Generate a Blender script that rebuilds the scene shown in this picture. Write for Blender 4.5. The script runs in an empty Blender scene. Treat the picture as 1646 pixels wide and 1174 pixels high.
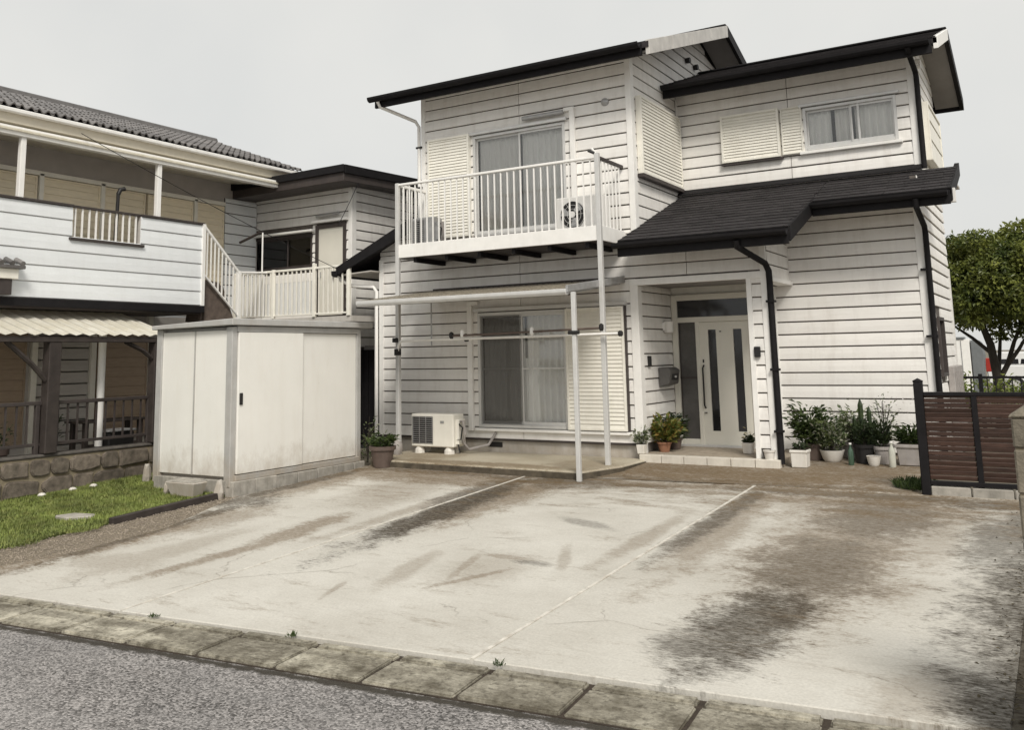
import bpy, bmesh, math, random
from mathutils import Vector, Matrix
R = math.radians
random.seed(7)
scene = bpy.context.scene
col = scene.collection
# ------------------------------------------------------------------ camera, world, sun, exposure
cam_d = bpy.data.cameras.new('camera'); cam = bpy.data.objects.new('camera', cam_d); col.objects.link(cam)
scene.camera = cam
YAW, PITCH, ROLL, FPX = -0.5553, 0.1479, -0.0190, 1469.6
fw = Vector((math.sin(YAW)*math.cos(PITCH), math.cos(YAW)*math.cos(PITCH), math.sin(PITCH)))
rt = Vector((math.cos(YAW), -math.sin(YAW), 0)); up = rt.cross(fw)
c_, s_ = math.cos(ROLL), math.sin(ROLL)
rt, up = c_*rt + s_*up, -s_*rt + c_*up
m3 = Matrix((rt, up, -fw)).transposed()
cam.matrix_world = Matrix.Translation((5.19, -12.419, 1.558)) @ m3.to_4x4()
cam_d.sensor_width = 36; cam_d.lens = FPX/1646*36
cam_d.shift_x = (823-786.2)/1646; cam_d.shift_y = -(587-354.1)/1646
cam_d.clip_start = .05; cam_d.clip_end = 2000
scene.render.resolution_x = 1024; scene.render.resolution_y = 731

SUN_EL, SUN_AZ = 45, 141          # azimuth clockwise from +Y: the sun stands behind the camera, a little to the right
w = bpy.data.worlds.new('World'); scene.world = w; w.use_nodes = True
nt = w.node_tree; nt.nodes.clear()
out = nt.nodes.new('ShaderNodeOutputWorld'); bg = nt.nodes.new('ShaderNodeBackground')
sky = nt.nodes.new('ShaderNodeTexSky'); sky.sky_type = 'NISHITA'; sky.sun_disc = False
sky.sun_elevation = R(SUN_EL); sky.sun_rotation = R(SUN_AZ); sky.dust_density = 4; sky.air_density = 1
hs = nt.nodes.new('ShaderNodeHueSaturation'); hs.inputs['Saturation'].default_value = .15
mx = nt.nodes.new('ShaderNodeMix'); mx.data_type = 'RGBA'; mx.inputs[0].default_value = .86
tc = nt.nodes.new('ShaderNodeTexCoord'); nz = nt.nodes.new('ShaderNodeTexNoise')
nz.inputs['Scale'].default_value = 1.7; nz.inputs['Detail'].default_value = 5
rp = nt.nodes.new('ShaderNodeValToRGB')
rp.color_ramp.elements[0].position = .3; rp.color_ramp.elements[0].color = (4.7, 4.82, 4.8, 1)
rp.color_ramp.elements[1].position = .72; rp.color_ramp.elements[1].color = (6.1, 6.02, 5.7, 1)
nt.links.new(tc.outputs['Generated'], nz.inputs['Vector']); nt.links.new(nz.outputs['Fac'], rp.inputs[0])
nt.links.new(sky.outputs[0], hs.inputs['Color']); nt.links.new(hs.outputs[0], mx.inputs[6])
nt.links.new(rp.outputs[0], mx.inputs[7]); nt.links.new(mx.outputs[2], bg.inputs[0])
bg.inputs[1].default_value = .080; nt.links.new(bg.outputs[0], out.inputs[0])
sd = bpy.data.lights.new('sun', 'SUN'); sd.energy = 1.5; sd.angle = R(17); sd.color = (1, .95, .865)
sun = bpy.data.objects.new('sun', sd); col.objects.link(sun)
sdir = Vector((math.sin(R(SUN_AZ))*math.cos(R(SUN_EL)), math.cos(R(SUN_AZ))*math.cos(R(SUN_EL)), math.sin(R(SUN_EL))))
sun.rotation_euler = sdir.to_track_quat('Z', 'Y').to_euler()
vs = scene.view_settings; vs.view_transform = 'Standard'; vs.look = 'None'; vs.exposure = .86; vs.gamma = 1
scene.render.engine = 'CYCLES'

# ------------------------------------------------------------------ materials
MATS = {}
def newmat(name):
    m = bpy.data.materials.new(name); m.use_nodes = True
    n = m.node_tree; b = n.nodes['Principled BSDF']; MATS[name] = m
    return m, n, b
def N(n, t, **kw):
    o = n.nodes.new(t)
    for k, v in kw.items(): setattr(o, k, v)
    return o
def pos(n, scale=(1, 1, 1)):
    g = N(n, 'ShaderNodeNewGeometry'); mp = N(n, 'ShaderNodeMapping'); mp.inputs['Scale'].default_value = scale
    n.links.new(g.outputs['Position'], mp.inputs[0]); return mp.outputs[0]
def noise(n, vec, scale, detail=4, rough=.6):
    t = N(n, 'ShaderNodeTexNoise'); t.inputs['Scale'].default_value = scale; t.inputs['Detail'].default_value = detail
    t.inputs['Roughness'].default_value = rough; n.links.new(vec, t.inputs['Vector']); return t.outputs['Fac']
def ramp(n, fac, p0, p1, c0=(0, 0, 0, 1), c1=(1, 1, 1, 1)):
    r = N(n, 'ShaderNodeValToRGB'); e = r.color_ramp.elements
    e[0].position = p0; e[1].position = p1
    e[0].color = tuple(c0)+(1,) if len(c0) == 3 else c0; e[1].color = tuple(c1)+(1,) if len(c1) == 3 else c1
    n.links.new(fac, r.inputs[0]); return r.outputs[0]
def mixc(n, fac, a, b, mode='MIX'):
    m = N(n, 'ShaderNodeMix', data_type='RGBA', blend_type=mode)
    for s, v in ((0, fac), (6, a), (7, b)):
        if hasattr(v, 'is_linked') or isinstance(v, bpy.types.NodeSocket): n.links.new(v, m.inputs[s])
        elif isinstance(v, (int, float)): m.inputs[s].default_value = v
        else: m.inputs[s].default_value = tuple(v)+(1,) if len(v) == 3 else v
    return m.outputs[2]
def mth(n, op, a, b=None, clamp=False):
    m = N(n, 'ShaderNodeMath', operation=op, use_clamp=clamp)
    for i, v in enumerate((a, b)):
        if v is None: continue
        if isinstance(v, (int, float)): m.inputs[i].default_value = v
        else: n.links.new(v, m.inputs[i])
    return m.outputs[0]
def bump(n, b, h, strength, dist=.01):
    bp = N(n, 'ShaderNodeBump'); bp.inputs['Strength'].default_value = strength; bp.inputs['Distance'].default_value = dist
    n.links.new(h, bp.inputs['Height']); n.links.new(bp.outputs[0], b.inputs['Normal'])
def sc(c, k): return tuple(min(1, x*k) for x in c)
def plain(name, c, rough=.6, var=.12, scale=9, stretch=(1, 1, 1), bmp=.15, metal=0, objvar=0., dirt=None, dirtamt=.5, spec=.35, splash=0):
    m, n, b = newmat(name)
    p = pos(n, stretch)
    f = noise(n, p, scale, 6)
    cc = ramp(n, f, .3, .72, sc(c, 1-var), sc(c, 1+var))
    if dirt:
        p2 = pos(n, (3.2, 3.2, .55)); f2 = noise(n, p2, 2.1, 8, .68)
        cc = mixc(n, mth(n, 'MULTIPLY', ramp(n, f2, .48, .78), dirtamt), cc, dirt)
    if splash:
        g = N(n, 'ShaderNodeNewGeometry'); sx = N(n, 'ShaderNodeSeparateXYZ'); n.links.new(g.outputs['Position'], sx.inputs[0])
        hh = mth(n, 'MULTIPLY', mth(n, 'SUBTRACT', .55, sx.outputs[2]), 1.9, True)
        q = mth(n, 'ADD', hh, mth(n, 'MULTIPLY', mth(n, 'SUBTRACT', noise(n, pos(n, (1, 1, .6)), 5, 9, .75), .5), 2.2))
        cc = mixc(n, mth(n, 'MULTIPLY', mth(n, 'MULTIPLY', mth(n, 'SUBTRACT', q, .25), 1.1, True), splash), cc, (.30, .23, .15))
    if objvar:
        oi = N(n, 'ShaderNodeObjectInfo')
        v = mth(n, 'MULTIPLY_ADD', oi.outputs['Random'], objvar*2); v.node.inputs[2].default_value = 1-objvar
        g = N(n, 'ShaderNodeCombineColor')
        for i in range(3): n.links.new(v, g.inputs[i])
        cc = mixc(n, 1., cc, g.outputs[0], 'MULTIPLY')
    n.links.new(cc, b.inputs['Base Color']); b.inputs['Roughness'].default_value = rough
    b.inputs['Metallic'].default_value = metal; b.inputs['Specular IOR Level'].default_value = spec
    if bmp: bump(n, b, noise(n, pos(n, stretch), scale*6, 4), bmp, .006)
    return m
SIDING = plain('siding', (.80, .778, .745), .62, .04, 3, (1, 1, 5), .25, objvar=.05, dirt=(.40, .35, .29), dirtamt=.30)
SIDING_B = plain('siding_neighbour', (.76, .78, .79), .6, .04, 3, (1, 1, 5), .25, objvar=.03, dirt=(.45, .44, .43), dirtamt=.15)
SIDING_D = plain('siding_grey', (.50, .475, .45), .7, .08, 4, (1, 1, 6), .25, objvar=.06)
BACKING = plain('groove_shade_and_sealant', (.115, .100, .088), .85, .2, 12, bmp=.1)  # groove shade put into the backing colour; sealant only in upright butt joints
TRIM = plain('white_trim', (.83, .815, .785), .45, .05, 6, bmp=.08, dirt=(.5, .46, .40), dirtamt=.2)
ALU = plain('aluminium', (.62, .615, .60), .38, .06, 8, metal=.25, bmp=.05, dirt=(.45, .42, .37), dirtamt=.2)
GREYM = plain('grey_metal', (.42, .42, .42), .42, .12, 10, metal=.5, bmp=.06, dirt=(.3, .25, .2), dirtamt=.3)
CREAM = plain('cream_shutter', (.81, .785, .71), .5, .05, 6, bmp=.06, objvar=.02, dirt=(.5, .45, .36), dirtamt=.2)
CREAMB = plain('cream_boards', (.82, .73, .56), .6, .08, 5, (1, 1, 6), .1, objvar=.04)
BROWNB = plain('brown_shutter', (.34, .26, .19), .6, .1, 6, (1, 1, 6), .1, objvar=.05)
ROOF = plain('slate_roof', (.030, .027, .028), .75, .3, 7, bmp=.35, objvar=.22, spec=.22)
DARKTRIM = plain('dark_trim', (.012, .011, .012), .65, .25, 8, bmp=.12, spec=.18)
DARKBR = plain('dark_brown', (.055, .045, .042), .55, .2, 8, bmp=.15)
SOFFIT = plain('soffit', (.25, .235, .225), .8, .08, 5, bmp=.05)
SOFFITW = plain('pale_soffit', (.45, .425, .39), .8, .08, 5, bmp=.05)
TILE = plain('roof_tile_grey', (.15, .14, .135), .38, .25, 9, bmp=.2, objvar=.28, spec=.5)
VERGE = plain('verge_flashing', (.50, .48, .45), .5, .16, 5, bmp=.1, dirt=(.3, .28, .26), dirtamt=.4)
SHEDM = plain('shed_panel', (.80, .785, .74), .5, .03, 2, (1, 1, 1), .05, dirt=(.55, .48, .37), dirtamt=.14, splash=.55)
SHEDG = plain('shed_trim', (.43, .425, .41), .5, .1, 5, bmp=.06, dirt=(.38, .33, .28), dirtamt=.4, splash=.6)
BLOCK = plain('concrete_block', (.36, .335, .295), .9, .25, 7, bmp=.6, objvar=.1, dirt=(.10, .095, .075), dirtamt=.6)
WALLBLK = plain('mossy_block', (.20, .175, .135), .9, .45, 14, bmp=.9, objvar=.1, dirt=(.06, .055, .04), dirtamt=.85)
STONE = plain('stone', (.15, .125, .10), .85, .5, 11, bmp=1., objvar=.3, dirt=(.075, .07, .05), dirtamt=.5)
MORTAR = plain('mortar', (.25, .21, .145), .9, .25, 10, bmp=.6)
FOUND = plain('foundation', (.50, .475, .44), .85, .1, 6, bmp=.3, dirt=(.28, .25, .2), dirtamt=.4, splash=.5)
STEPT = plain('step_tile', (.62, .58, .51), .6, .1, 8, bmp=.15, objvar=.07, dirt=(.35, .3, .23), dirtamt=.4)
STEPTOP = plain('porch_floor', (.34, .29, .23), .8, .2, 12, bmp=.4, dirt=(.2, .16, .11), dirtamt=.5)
WOOD = plain('fence_wood', (.060, .034, .026), .5, .35, 6, (1.2, 1, 9), .4, objvar=.3)
TIMBER = plain('dark_timber', (.045, .036, .032), .7, .3, 6, bmp=.5)
POTW = plain('white_pot', (.70, .67, .62), .55, .07, 8, bmp=.1, dirt=(.42, .36, .27), dirtamt=.5)
POTB = plain('brown_pot', (.115, .085, .072), .55, .2, 8, bmp=.2)
POTG = plain('grey_pot', (.34, .315, .30), .7, .15, 8, bmp=.2, dirt=(.2, .17, .13), dirtamt=.5)
POTT = plain('terracotta_pot', (.30, .15, .09), .8, .2, 8, bmp=.3)
BLACK = plain('black_plastic', (.018, .017, .017), .45, .1, 8, bmp=.05)
DOORW = plain('door_panel', (.70, .675, .60), .4, .03, 4, bmp=.04)
CURT = plain('curtain', (.86, .85, .83), .9, .06, 9, (6, 6, .6), .1)
LACE = plain('lace_curtain', (.95, .945, .93), .9, .06, 20, (6, 6, .8), .2)
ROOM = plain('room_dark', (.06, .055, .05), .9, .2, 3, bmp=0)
BARK = plain('bark', (.045, .038, .03), .9, .35, 12, (1, 1, .3), .8)
SOIL = plain('soil', (.05, .038, .028), .95, .3, 20, bmp=.7)
RED = plain('red_lens', (.34, .035, .025), .25, .05, 8, bmp=0, spec=.6)
CARW = plain('car_paint', (.75, .75, .74), .2, .02, 3, bmp=0, spec=.6)
RUBBER = plain('tyre', (.02, .02, .02), .8, .1, 9, bmp=.1)
GRASSM = plain('grass_blades', (.165, .20, .05), .6, .6, 3.2, bmp=0, dirt=(.36, .33, .12), dirtamt=.6)
TURF = plain('turf_soil', (.085, .105, .03), .95, .4, 9, bmp=.6)
GRAVEL = plain('gravel', (.26, .22, .175), .9, .35, 11, bmp=.6)
GRAVELBED = plain('gravel_bed', (.21, .175, .13), .95, .45, 26, bmp=.9)
GROUND = plain('ground_soil', (.16, .14, .105), .95, .3, 2, bmp=.5)
FABRIC = plain('brown_cover', (.11, .085, .07), .9, .25, 12, bmp=.5)
BLUEG = plain('bluish_grey', (.16, .17, .175), .7, .1, 5, bmp=.05)
def leafmat(name, c1, c2, scale=7, c3=None):
    m, n, b = newmat(name)
    f = noise(n, pos(n), scale, 3)
    cc = ramp(n, f, .35, .66, c1, c2)
    if c3:
        f3 = noise(n, pos(n), scale*2.3, 2); cc = mixc(n, ramp(n, f3, .52, .6), cc, c3)
    n.links.new(cc, b.inputs['Base Color']); b.inputs['Roughness'].default_value = .42
    b.inputs['Specular IOR Level'].default_value = .45
    tr = N(n, 'ShaderNodeBsdfTranslucent'); n.links.new(cc, tr.inputs[0])
    ms = N(n, 'ShaderNodeMixShader'); ms.inputs[0].default_value = .25
    n.links.new(b.outputs[0], ms.inputs[1]); n.links.new(tr.outputs[0], ms.inputs[2])
    n.links.new(ms.outputs[0], n.nodes['Material Output'].inputs[0])
    return m
LEAF_T = leafmat('tree_leaves', (.055, .08, .018), (.235, .255, .055), 2.6)
LEAF_H = leafmat('hedge_leaves', (.09, .13, .025), (.24, .28, .06), 3)
LEAF_G = leafmat('pot_leaves', (.030, .055, .018), (.10, .135, .04), 9)
LEAF_P = leafmat('pale_leaves', (.05, .085, .03), (.14, .17, .06), 9, (.42, .42, .33))
LEAF_C = leafmat('croton_leaves', (.04, .07, .018), (.20, .22, .05), 9, (.24, .15, .035))
LEAF_D = leafmat('dark_leaves', (.022, .036, .018), (.06, .085, .032), 9)
PETAL = plain('flower_petal', (.62, .58, .58), .7, .1, 9, bmp=0)
PETALY = plain('pale_yellow_petal', (.66, .60, .38), .7, .1, 9, bmp=0)
def glassmat(name, tint=(.97, .97, .96), base=.03):
    m, n, b = newmat(name)
    n.nodes.remove(b)
    t = N(n, 'ShaderNodeBsdfTransparent'); t.inputs[0].default_value = tint+(1,)
    g = N(n, 'ShaderNodeBsdfGlossy'); g.inputs['Roughness'].default_value = .03
    fr = N(n, 'ShaderNodeFresnel'); fr.inputs[0].default_value = 1.5
    f = mth(n, 'ADD', fr.outputs[0], base, True)
    ms = N(n, 'ShaderNodeMixShader'); n.links.new(f, ms.inputs[0])
    n.links.new(t.outputs[0], ms.inputs[1]); n.links.new(g.outputs[0], ms.inputs[2])
    n.links.new(ms.outputs[0], n.nodes['Material Output'].inputs[0]); return m
GLASS = glassmat('window_glass')
GLASSD = plain('dark_glass', (.018, .018, .020), .08, .1, 3, bmp=0, spec=.6)
def screenmat():
    m, n, b = newmat('insect_screen')
    b.inputs['Base Color'].default_value = (.06, .055, .05, 1); b.inputs['Roughness'].default_value = .9
    t = N(n, 'ShaderNodeBsdfTransparent'); ms = N(n, 'ShaderNodeMixShader'); ms.inputs[0].default_value = .55
    n.links.new(t.outputs[0], ms.inputs[1]); n.links.new(b.outputs[0], ms.inputs[2])
    n.links.new(ms.outputs[0], n.nodes['Material Output'].inputs[0]); return m
SCREEN = screenmat()
def polymat(name, c0, c1, scl=3):
    m, n, b = newmat(name)
    f = noise(n, pos(n, (1, 3, 1)), scl, 6, .7)
    cc = ramp(n, f, .35, .7, c0, c1)
    n.links.new(cc, b.inputs['Base Color']); b.inputs['Roughness'].default_value = .35
    t = N(n, 'ShaderNodeBsdfTranslucent'); n.links.new(cc, t.inputs[0])
    ms = N(n, 'ShaderNodeMixShader'); ms.inputs[0].default_value = .3
    n.links.new(b.outputs[0], ms.inputs[1]); n.links.new(t.outputs[0], ms.inputs[2])
    n.links.new(ms.outputs[0], n.nodes['Material Output'].inputs[0]); return m
POLY = polymat('polycarbonate', (.74, .69, .56), (.90, .87, .78))
POLYD = polymat('dirty_polycarbonate', (.15, .13, .10), (.46, .41, .33), 9)
def asphaltmat():
    m, n, b = newmat('asphalt')
    p = pos(n)
    v = N(n, 'ShaderNodeTexVoronoi'); v.inputs['Scale'].default_value = 78; n.links.new(p, v.inputs['Vector'])
    g = N(n, 'ShaderNodeSeparateColor'); n.links.new(v.outputs['Color'], g.inputs[0])
    a = ramp(n, g.outputs[0], .1, .95, (.085, .079, .075), (.45, .425, .41))
    big = ramp(n, noise(n, p, 1.1, 5), .35, .7, (.75, .75, .75), (1.15, 1.14, 1.13))
    cc = mixc(n, 1., a, big, 'MULTIPLY')
    st = ramp(n, noise(n, pos(n, (1, 2.5, 1)), 2.6, 8, .7), .56, .74)
    cc = mixc(n, mth(n, 'MULTIPLY', st, .55), cc, (.06, .052, .045))
    wr = ramp(n, noise(n, pos(n, (.5, 1.6, 1)), .8, 4, .6), .45, .68)
    cc = mixc(n, mth(n, 'MULTIPLY', wr, .35), cc, (.36, .345, .335))
    for (sx_, sy_, rx_, ry_, k_) in ((1.0, -8.09, 9., .05, 1.), (1.45, -8.05, .35, .12, .9), (3.6, -7.9, .9, .10, .8), (-.6, -8.3, .5, .07, .6)):
        g2 = N(n, 'ShaderNodeNewGeometry'); mp = N(n, 'ShaderNodeMapping', vector_type='TEXTURE')
        mp.inputs['Location'].default_value = (sx_, sy_ if sx_ != 1.0 else -7.70+math.tan(.0985)-.56, 0); mp.inputs['Rotation'].default_value = (0, 0, .0985); mp.inputs['Scale'].default_value = (rx_, ry_, 1e4)
        n.links.new(g2.outputs['Position'], mp.inputs[0]); ln = N(n, 'ShaderNodeVectorMath', operation='LENGTH'); n.links.new(mp.outputs[0], ln.inputs[0])
        q = mth(n, 'ADD', mth(n, 'SUBTRACT', 1.1, ln.outputs['Value']), mth(n, 'MULTIPLY', mth(n, 'SUBTRACT', noise(n, p, 9, 7, .75), .5), 3.))
        cc = mixc(n, mth(n, 'MULTIPLY', mth(n, 'MULTIPLY', q, 1.6, True), k_), cc, (.045, .038, .028))
    n.links.new(cc, b.inputs['Base Color']); b.inputs['Roughness'].default_value = .9
    h = mth(n, 'SUBTRACT', 1., v.outputs['Distance'])
    bump(n, b, h, .9, .012); return m
ASPHALT = asphaltmat()
def concretemat(name, base0, base1, stains=(), moss=0., grainx=1., yard=False):
    """broom finished concrete with old dirt and moss stains (each stain: centre x, y, radius x, y, turn, strength, colour 0 dark / 1 brown)"""
    m, n, b = newmat(name)
    p = pos(n)
    f = noise(n, p, .9, 7, .65)
    cc = ramp(n, f, .32, .7, base0, base1)
    st = noise(n, pos(n, (2.2*grainx, 11, 1)), 1.6, 9, .72)
    cc = mixc(n, mth(n, 'MULTIPLY', ramp(n, st, .52, .76), .20), cc, (.27, .235, .18))
    fine = noise(n, p, 60, 3)
    grain = noise(n, pos(n, (9, 34, 1)), 2.2, 8, .75)
    blot = noise(n, p, 3.6, 8, .7)
    speck = noise(n, pos(n, (1, 2.2, 1)), 17, 7, .8)
    for dark, colr in ((1, (.140, .090, .042)), (0, (.034, .025, .015))):
        acc = None
        for (x, y, rx, ry, a, s, k) in stains:
            if k != dark: continue
            g = N(n, 'ShaderNodeNewGeometry'); mp = N(n, 'ShaderNodeMapping', vector_type='TEXTURE')
            mp.inputs['Location'].default_value = (x, y, 0); mp.inputs['Rotation'].default_value = (0, 0, a)
            mp.inputs['Scale'].default_value = (rx, ry, 1e4)
            n.links.new(g.outputs['Position'], mp.inputs[0])
            ln = N(n, 'ShaderNodeVectorMath', operation='LENGTH'); n.links.new(mp.outputs[0], ln.inputs[0])
            q = mth(n, 'SUBTRACT', 1.38, ln.outputs['Value'], False)
            nn = mth(n, 'ADD', mth(n, 'MULTIPLY', mth(n, 'SUBTRACT', grain, .5), 2.4), mth(n, 'MULTIPLY', mth(n, 'SUBTRACT', blot, .5), 2.6))
            q = mth(n, 'ADD', q, nn)
            q = mth(n, 'MULTIPLY', mth(n, 'MULTIPLY', q, 1.5, True), s)
            acc = q if acc is None else mth(n, 'MAXIMUM', acc, q)
        if acc is not None:
            sp = mth(n, 'ADD', mth(n, 'MULTIPLY', ramp(n, speck, .38, .60), .45), .55)
            cc = mixc(n, mth(n, 'MULTIPLY', acc, sp), cc, colr)
    if yard:    # years of dirt, heaviest under the house front
        g = N(n, 'ShaderNodeNewGeometry'); sx = N(n, 'ShaderNodeSeparateXYZ'); n.links.new(g.outputs['Position'], sx.inputs[0])
        hh = mth(n, 'MULTIPLY', mth(n, 'ADD', sx.outputs[1], 3.6), .42, True)
        q = mth(n, 'ADD', mth(n, 'MULTIPLY', hh, .85), mth(n, 'ADD', mth(n, 'MULTIPLY', mth(n, 'SUBTRACT', grain, .5), 1.5), mth(n, 'MULTIPLY', mth(n, 'SUBTRACT', noise(n, pos(n, (.7, 2.2, 1)), 1.9, 8, .7), .5), 2.6)))
        sp = mth(n, 'ADD', mth(n, 'MULTIPLY', ramp(n, speck, .36, .6), .6), .4)
        cc = mixc(n, mth(n, 'MULTIPLY', mth(n, 'MULTIPLY', mth(n, 'MULTIPLY', mth(n, 'SUBTRACT', q, .22), 1.7, True), sp), .92), cc, (.145, .098, .050))
        cr_ = N(n, 'ShaderNodeTexVoronoi', feature='DISTANCE_TO_EDGE'); cr_.inputs['Scale'].default_value = .42
        wv = noise(n, p, 2.5, 6); mpv = N(n, 'ShaderNodeVectorMath', operation='ADD'); n.links.new(p, mpv.inputs[0])
        cv = N(n, 'ShaderNodeCombineXYZ'); n.links.new(mth(n, 'MULTIPLY', wv, .5), cv.inputs[0]); n.links.new(mth(n, 'MULTIPLY', wv, .4), cv.inputs[1]); n.links.new(cv.outputs[0], mpv.inputs[1])
        n.links.new(mpv.outputs[0], cr_.inputs['Vector'])
        ck = mth(n, 'MULTIPLY', ramp(n, cr_.outputs['Distance'], .0015, .0045, (1, 1, 1), (0, 0, 0)), ramp(n, noise(n, p, 1.3, 3), .5, .6))
        cc = mixc(n, mth(n, 'MULTIPLY', ck, .55), cc, (.14, .115, .085))
    if moss:
        mo = noise(n, p, 4.5, 9, .72)
        cc = mixc(n, mth(n, 'MULTIPLY', ramp(n, mo, .40, .66), moss), cc, (.085, .072, .05))
        mo = noise(n, p, 21, 6, .7)
        cc = mixc(n, mth(n, 'MULTIPLY', ramp(n, mo, .50, .66), moss*.8), cc, (.07, .06, .045))
    cc = mixc(n, 1., cc, ramp(n, fine, .3, .7, (.9, .9, .9), (1.08, 1.08, 1.08)), 'MULTIPLY')
    n.links.new(cc, b.inputs['Base Color']); b.inputs['Roughness'].default_value = .85; b.inputs['Specular IOR Level'].default_value = .25
    h = mth(n, 'ADD', mth(n, 'MULTIPLY', grain, .6), mth(n, 'MULTIPLY', fine, .5)); bump(n, b, h, .45, .008)
    return m
STAINS = [  # k: 0 dark moss and tyre grime, 1 brown dirt
    (3.26, -6.15, .30, .95, -.05, .95, 0), (3.05, -6.75, .20, .25, 0, .8, 0), (3.35, -4.7, .42, 1.0, .0, .55, 0), (3.4, -4.2, .62, 1.7, .0, .75, 1),
    (3.45, -2.6, .75, 1.3, 0, .70, 1), (3.1, -1.62, 1.5, .20, 0, .8, 0), (3.5, -2.7, .5, .9, 0, .5, 0), (2.25, -3.4, .24, 1.9, .04, .65, 1), (2.10, -3.0, .13, 1.8, 0, .75, 0),
    (5.0, -5.6, .50, 2.0, .0, 1., 0), (4.85, -6.9, .32, .7, 0, 1., 0), (4.75, -3.0, .25, 1.2, 0, .8, 0), (4.55, -3.2, .26, .9, 0, .75, 0), (4.4, -1.75, .6, .22, 0, .85, 0), (4.4, -6.9, .25, .4, 0, .4, 1),
    (-.78, -3.4, .24, 2.1, .07, 1., 0), (-.2, -1.85, 1.1, .16, 0, .8, 0), (-.55, -3.0, .38, 1.6, .0, .8, 1), (-.3, -1.9, .8, .35, 0, .75, 0), (.95, -3.9, .35, .10, -.4, .5, 0), (1.75, -4.3, .10, .9, 0, .5, 1),
    (.74, -5.75, .05, .42, .25, .55, 1), (.95, -5.34, .28, .06, -.05, .6, 1), (.98, -6.0, .055, .33, -.42, .7, 1), (1.20, -5.42, .16, .07, 0, .6, 0), (.95, -5.75, .30, .45, 0, .30, 1),
    (.35, -6.0, .10, .5, .2, .4, 1), (.15, -6.7, .03, .24, .3, .45, 1),
    (-1.56, -6.2, .10, 1.0, -.1, .7, 1), (-1.62, -5.2, .18, .8, .1, .75, 1), (-2.2, -6.4, .2, .9, 0, .35, 1), (-1.15, -3.6, .12, 1.6, .0, .5, 1),
    (-2.2, -2.1, 1.6, .45, 0, .75, 1), (-2.6, -1.75, 1.2, .14, 0, .6, 0), (-3.45, -3.0, .38, 1.4, 0, .7, 1), (-3.5, -4.3, .5, .35, .3, .7, 0), (-3.1, -6.2, .28, 1.6, 0, .9, 1), (-3.15, -5.6, .12, 1.6, .12, .7, 0), (-3.6, -3.0, .14, 1.5, 0, .8, 0),
    (-2.0, -3.2, .5, .9, .2, .4, 1), (-2.9, -5.2, .35, .9, 0, .6, 1), (-1.0, -2.6, .25, 1.0, 0, .75, 0), (-2.35, -6.9, .5, .25, .1, .4, 1), (2.9, -2.2, .5, .4, 0, .5, 1), (4.0, -3.3, .3, 1.2, 0, .45, 1), (1.4, -5.2, .05, .4, .4, .4, 1), (.3, -1.75, 1.5, .2, 0, .5, 1), (1.2, -.75, 2.5, .6, 0, .9, 1), (.6, -1.35, 1.6, .12, 0, .7, 0), (3.2, -.3, 1.2, .7, 0, .75, 1), (2.6, -1.25, 1.6, .12, 0, .6, 0), (2.5, .7, 1.4, .4, 0, .55, 0)]
CONC = concretemat('driveway_concrete', (.47, .445, .395), (.59, .567, .515), STAINS, 0., 1., True)
SLABC = concretemat('terrace_concrete', (.38, .335, .255), (.54, .495, .40), [(-2.0, -1.45, 2.0, .22, 0, .8, 1), (-3.2, -.9, .6, .5, 0, .6, 1), (-.5, -1.0, .5, .6, 0, .55, 1)])
KERBC = concretemat('kerb_concrete', (.42, .39, .31), (.60, .56, .46), [(-1.2, -8.05, 3.5, .06, .1, .5, 0), (.35, -7.9, .45, .3, .1, .7, 0), (2.6, -7.7, 1.2, .35, .1, .55, 0), (4.6, -7.5, .9, .3, .1, .6, 0)], .95)
EDGE = plain('dirty_edge', (.085, .07, .05), .9, .4, 9, bmp=.6)
JOINT = plain('joint_mortar', (.60, .57, .51), .85, .2, 14, bmp=.3, dirt=(.25, .20, .14), dirtamt=.85)

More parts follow.
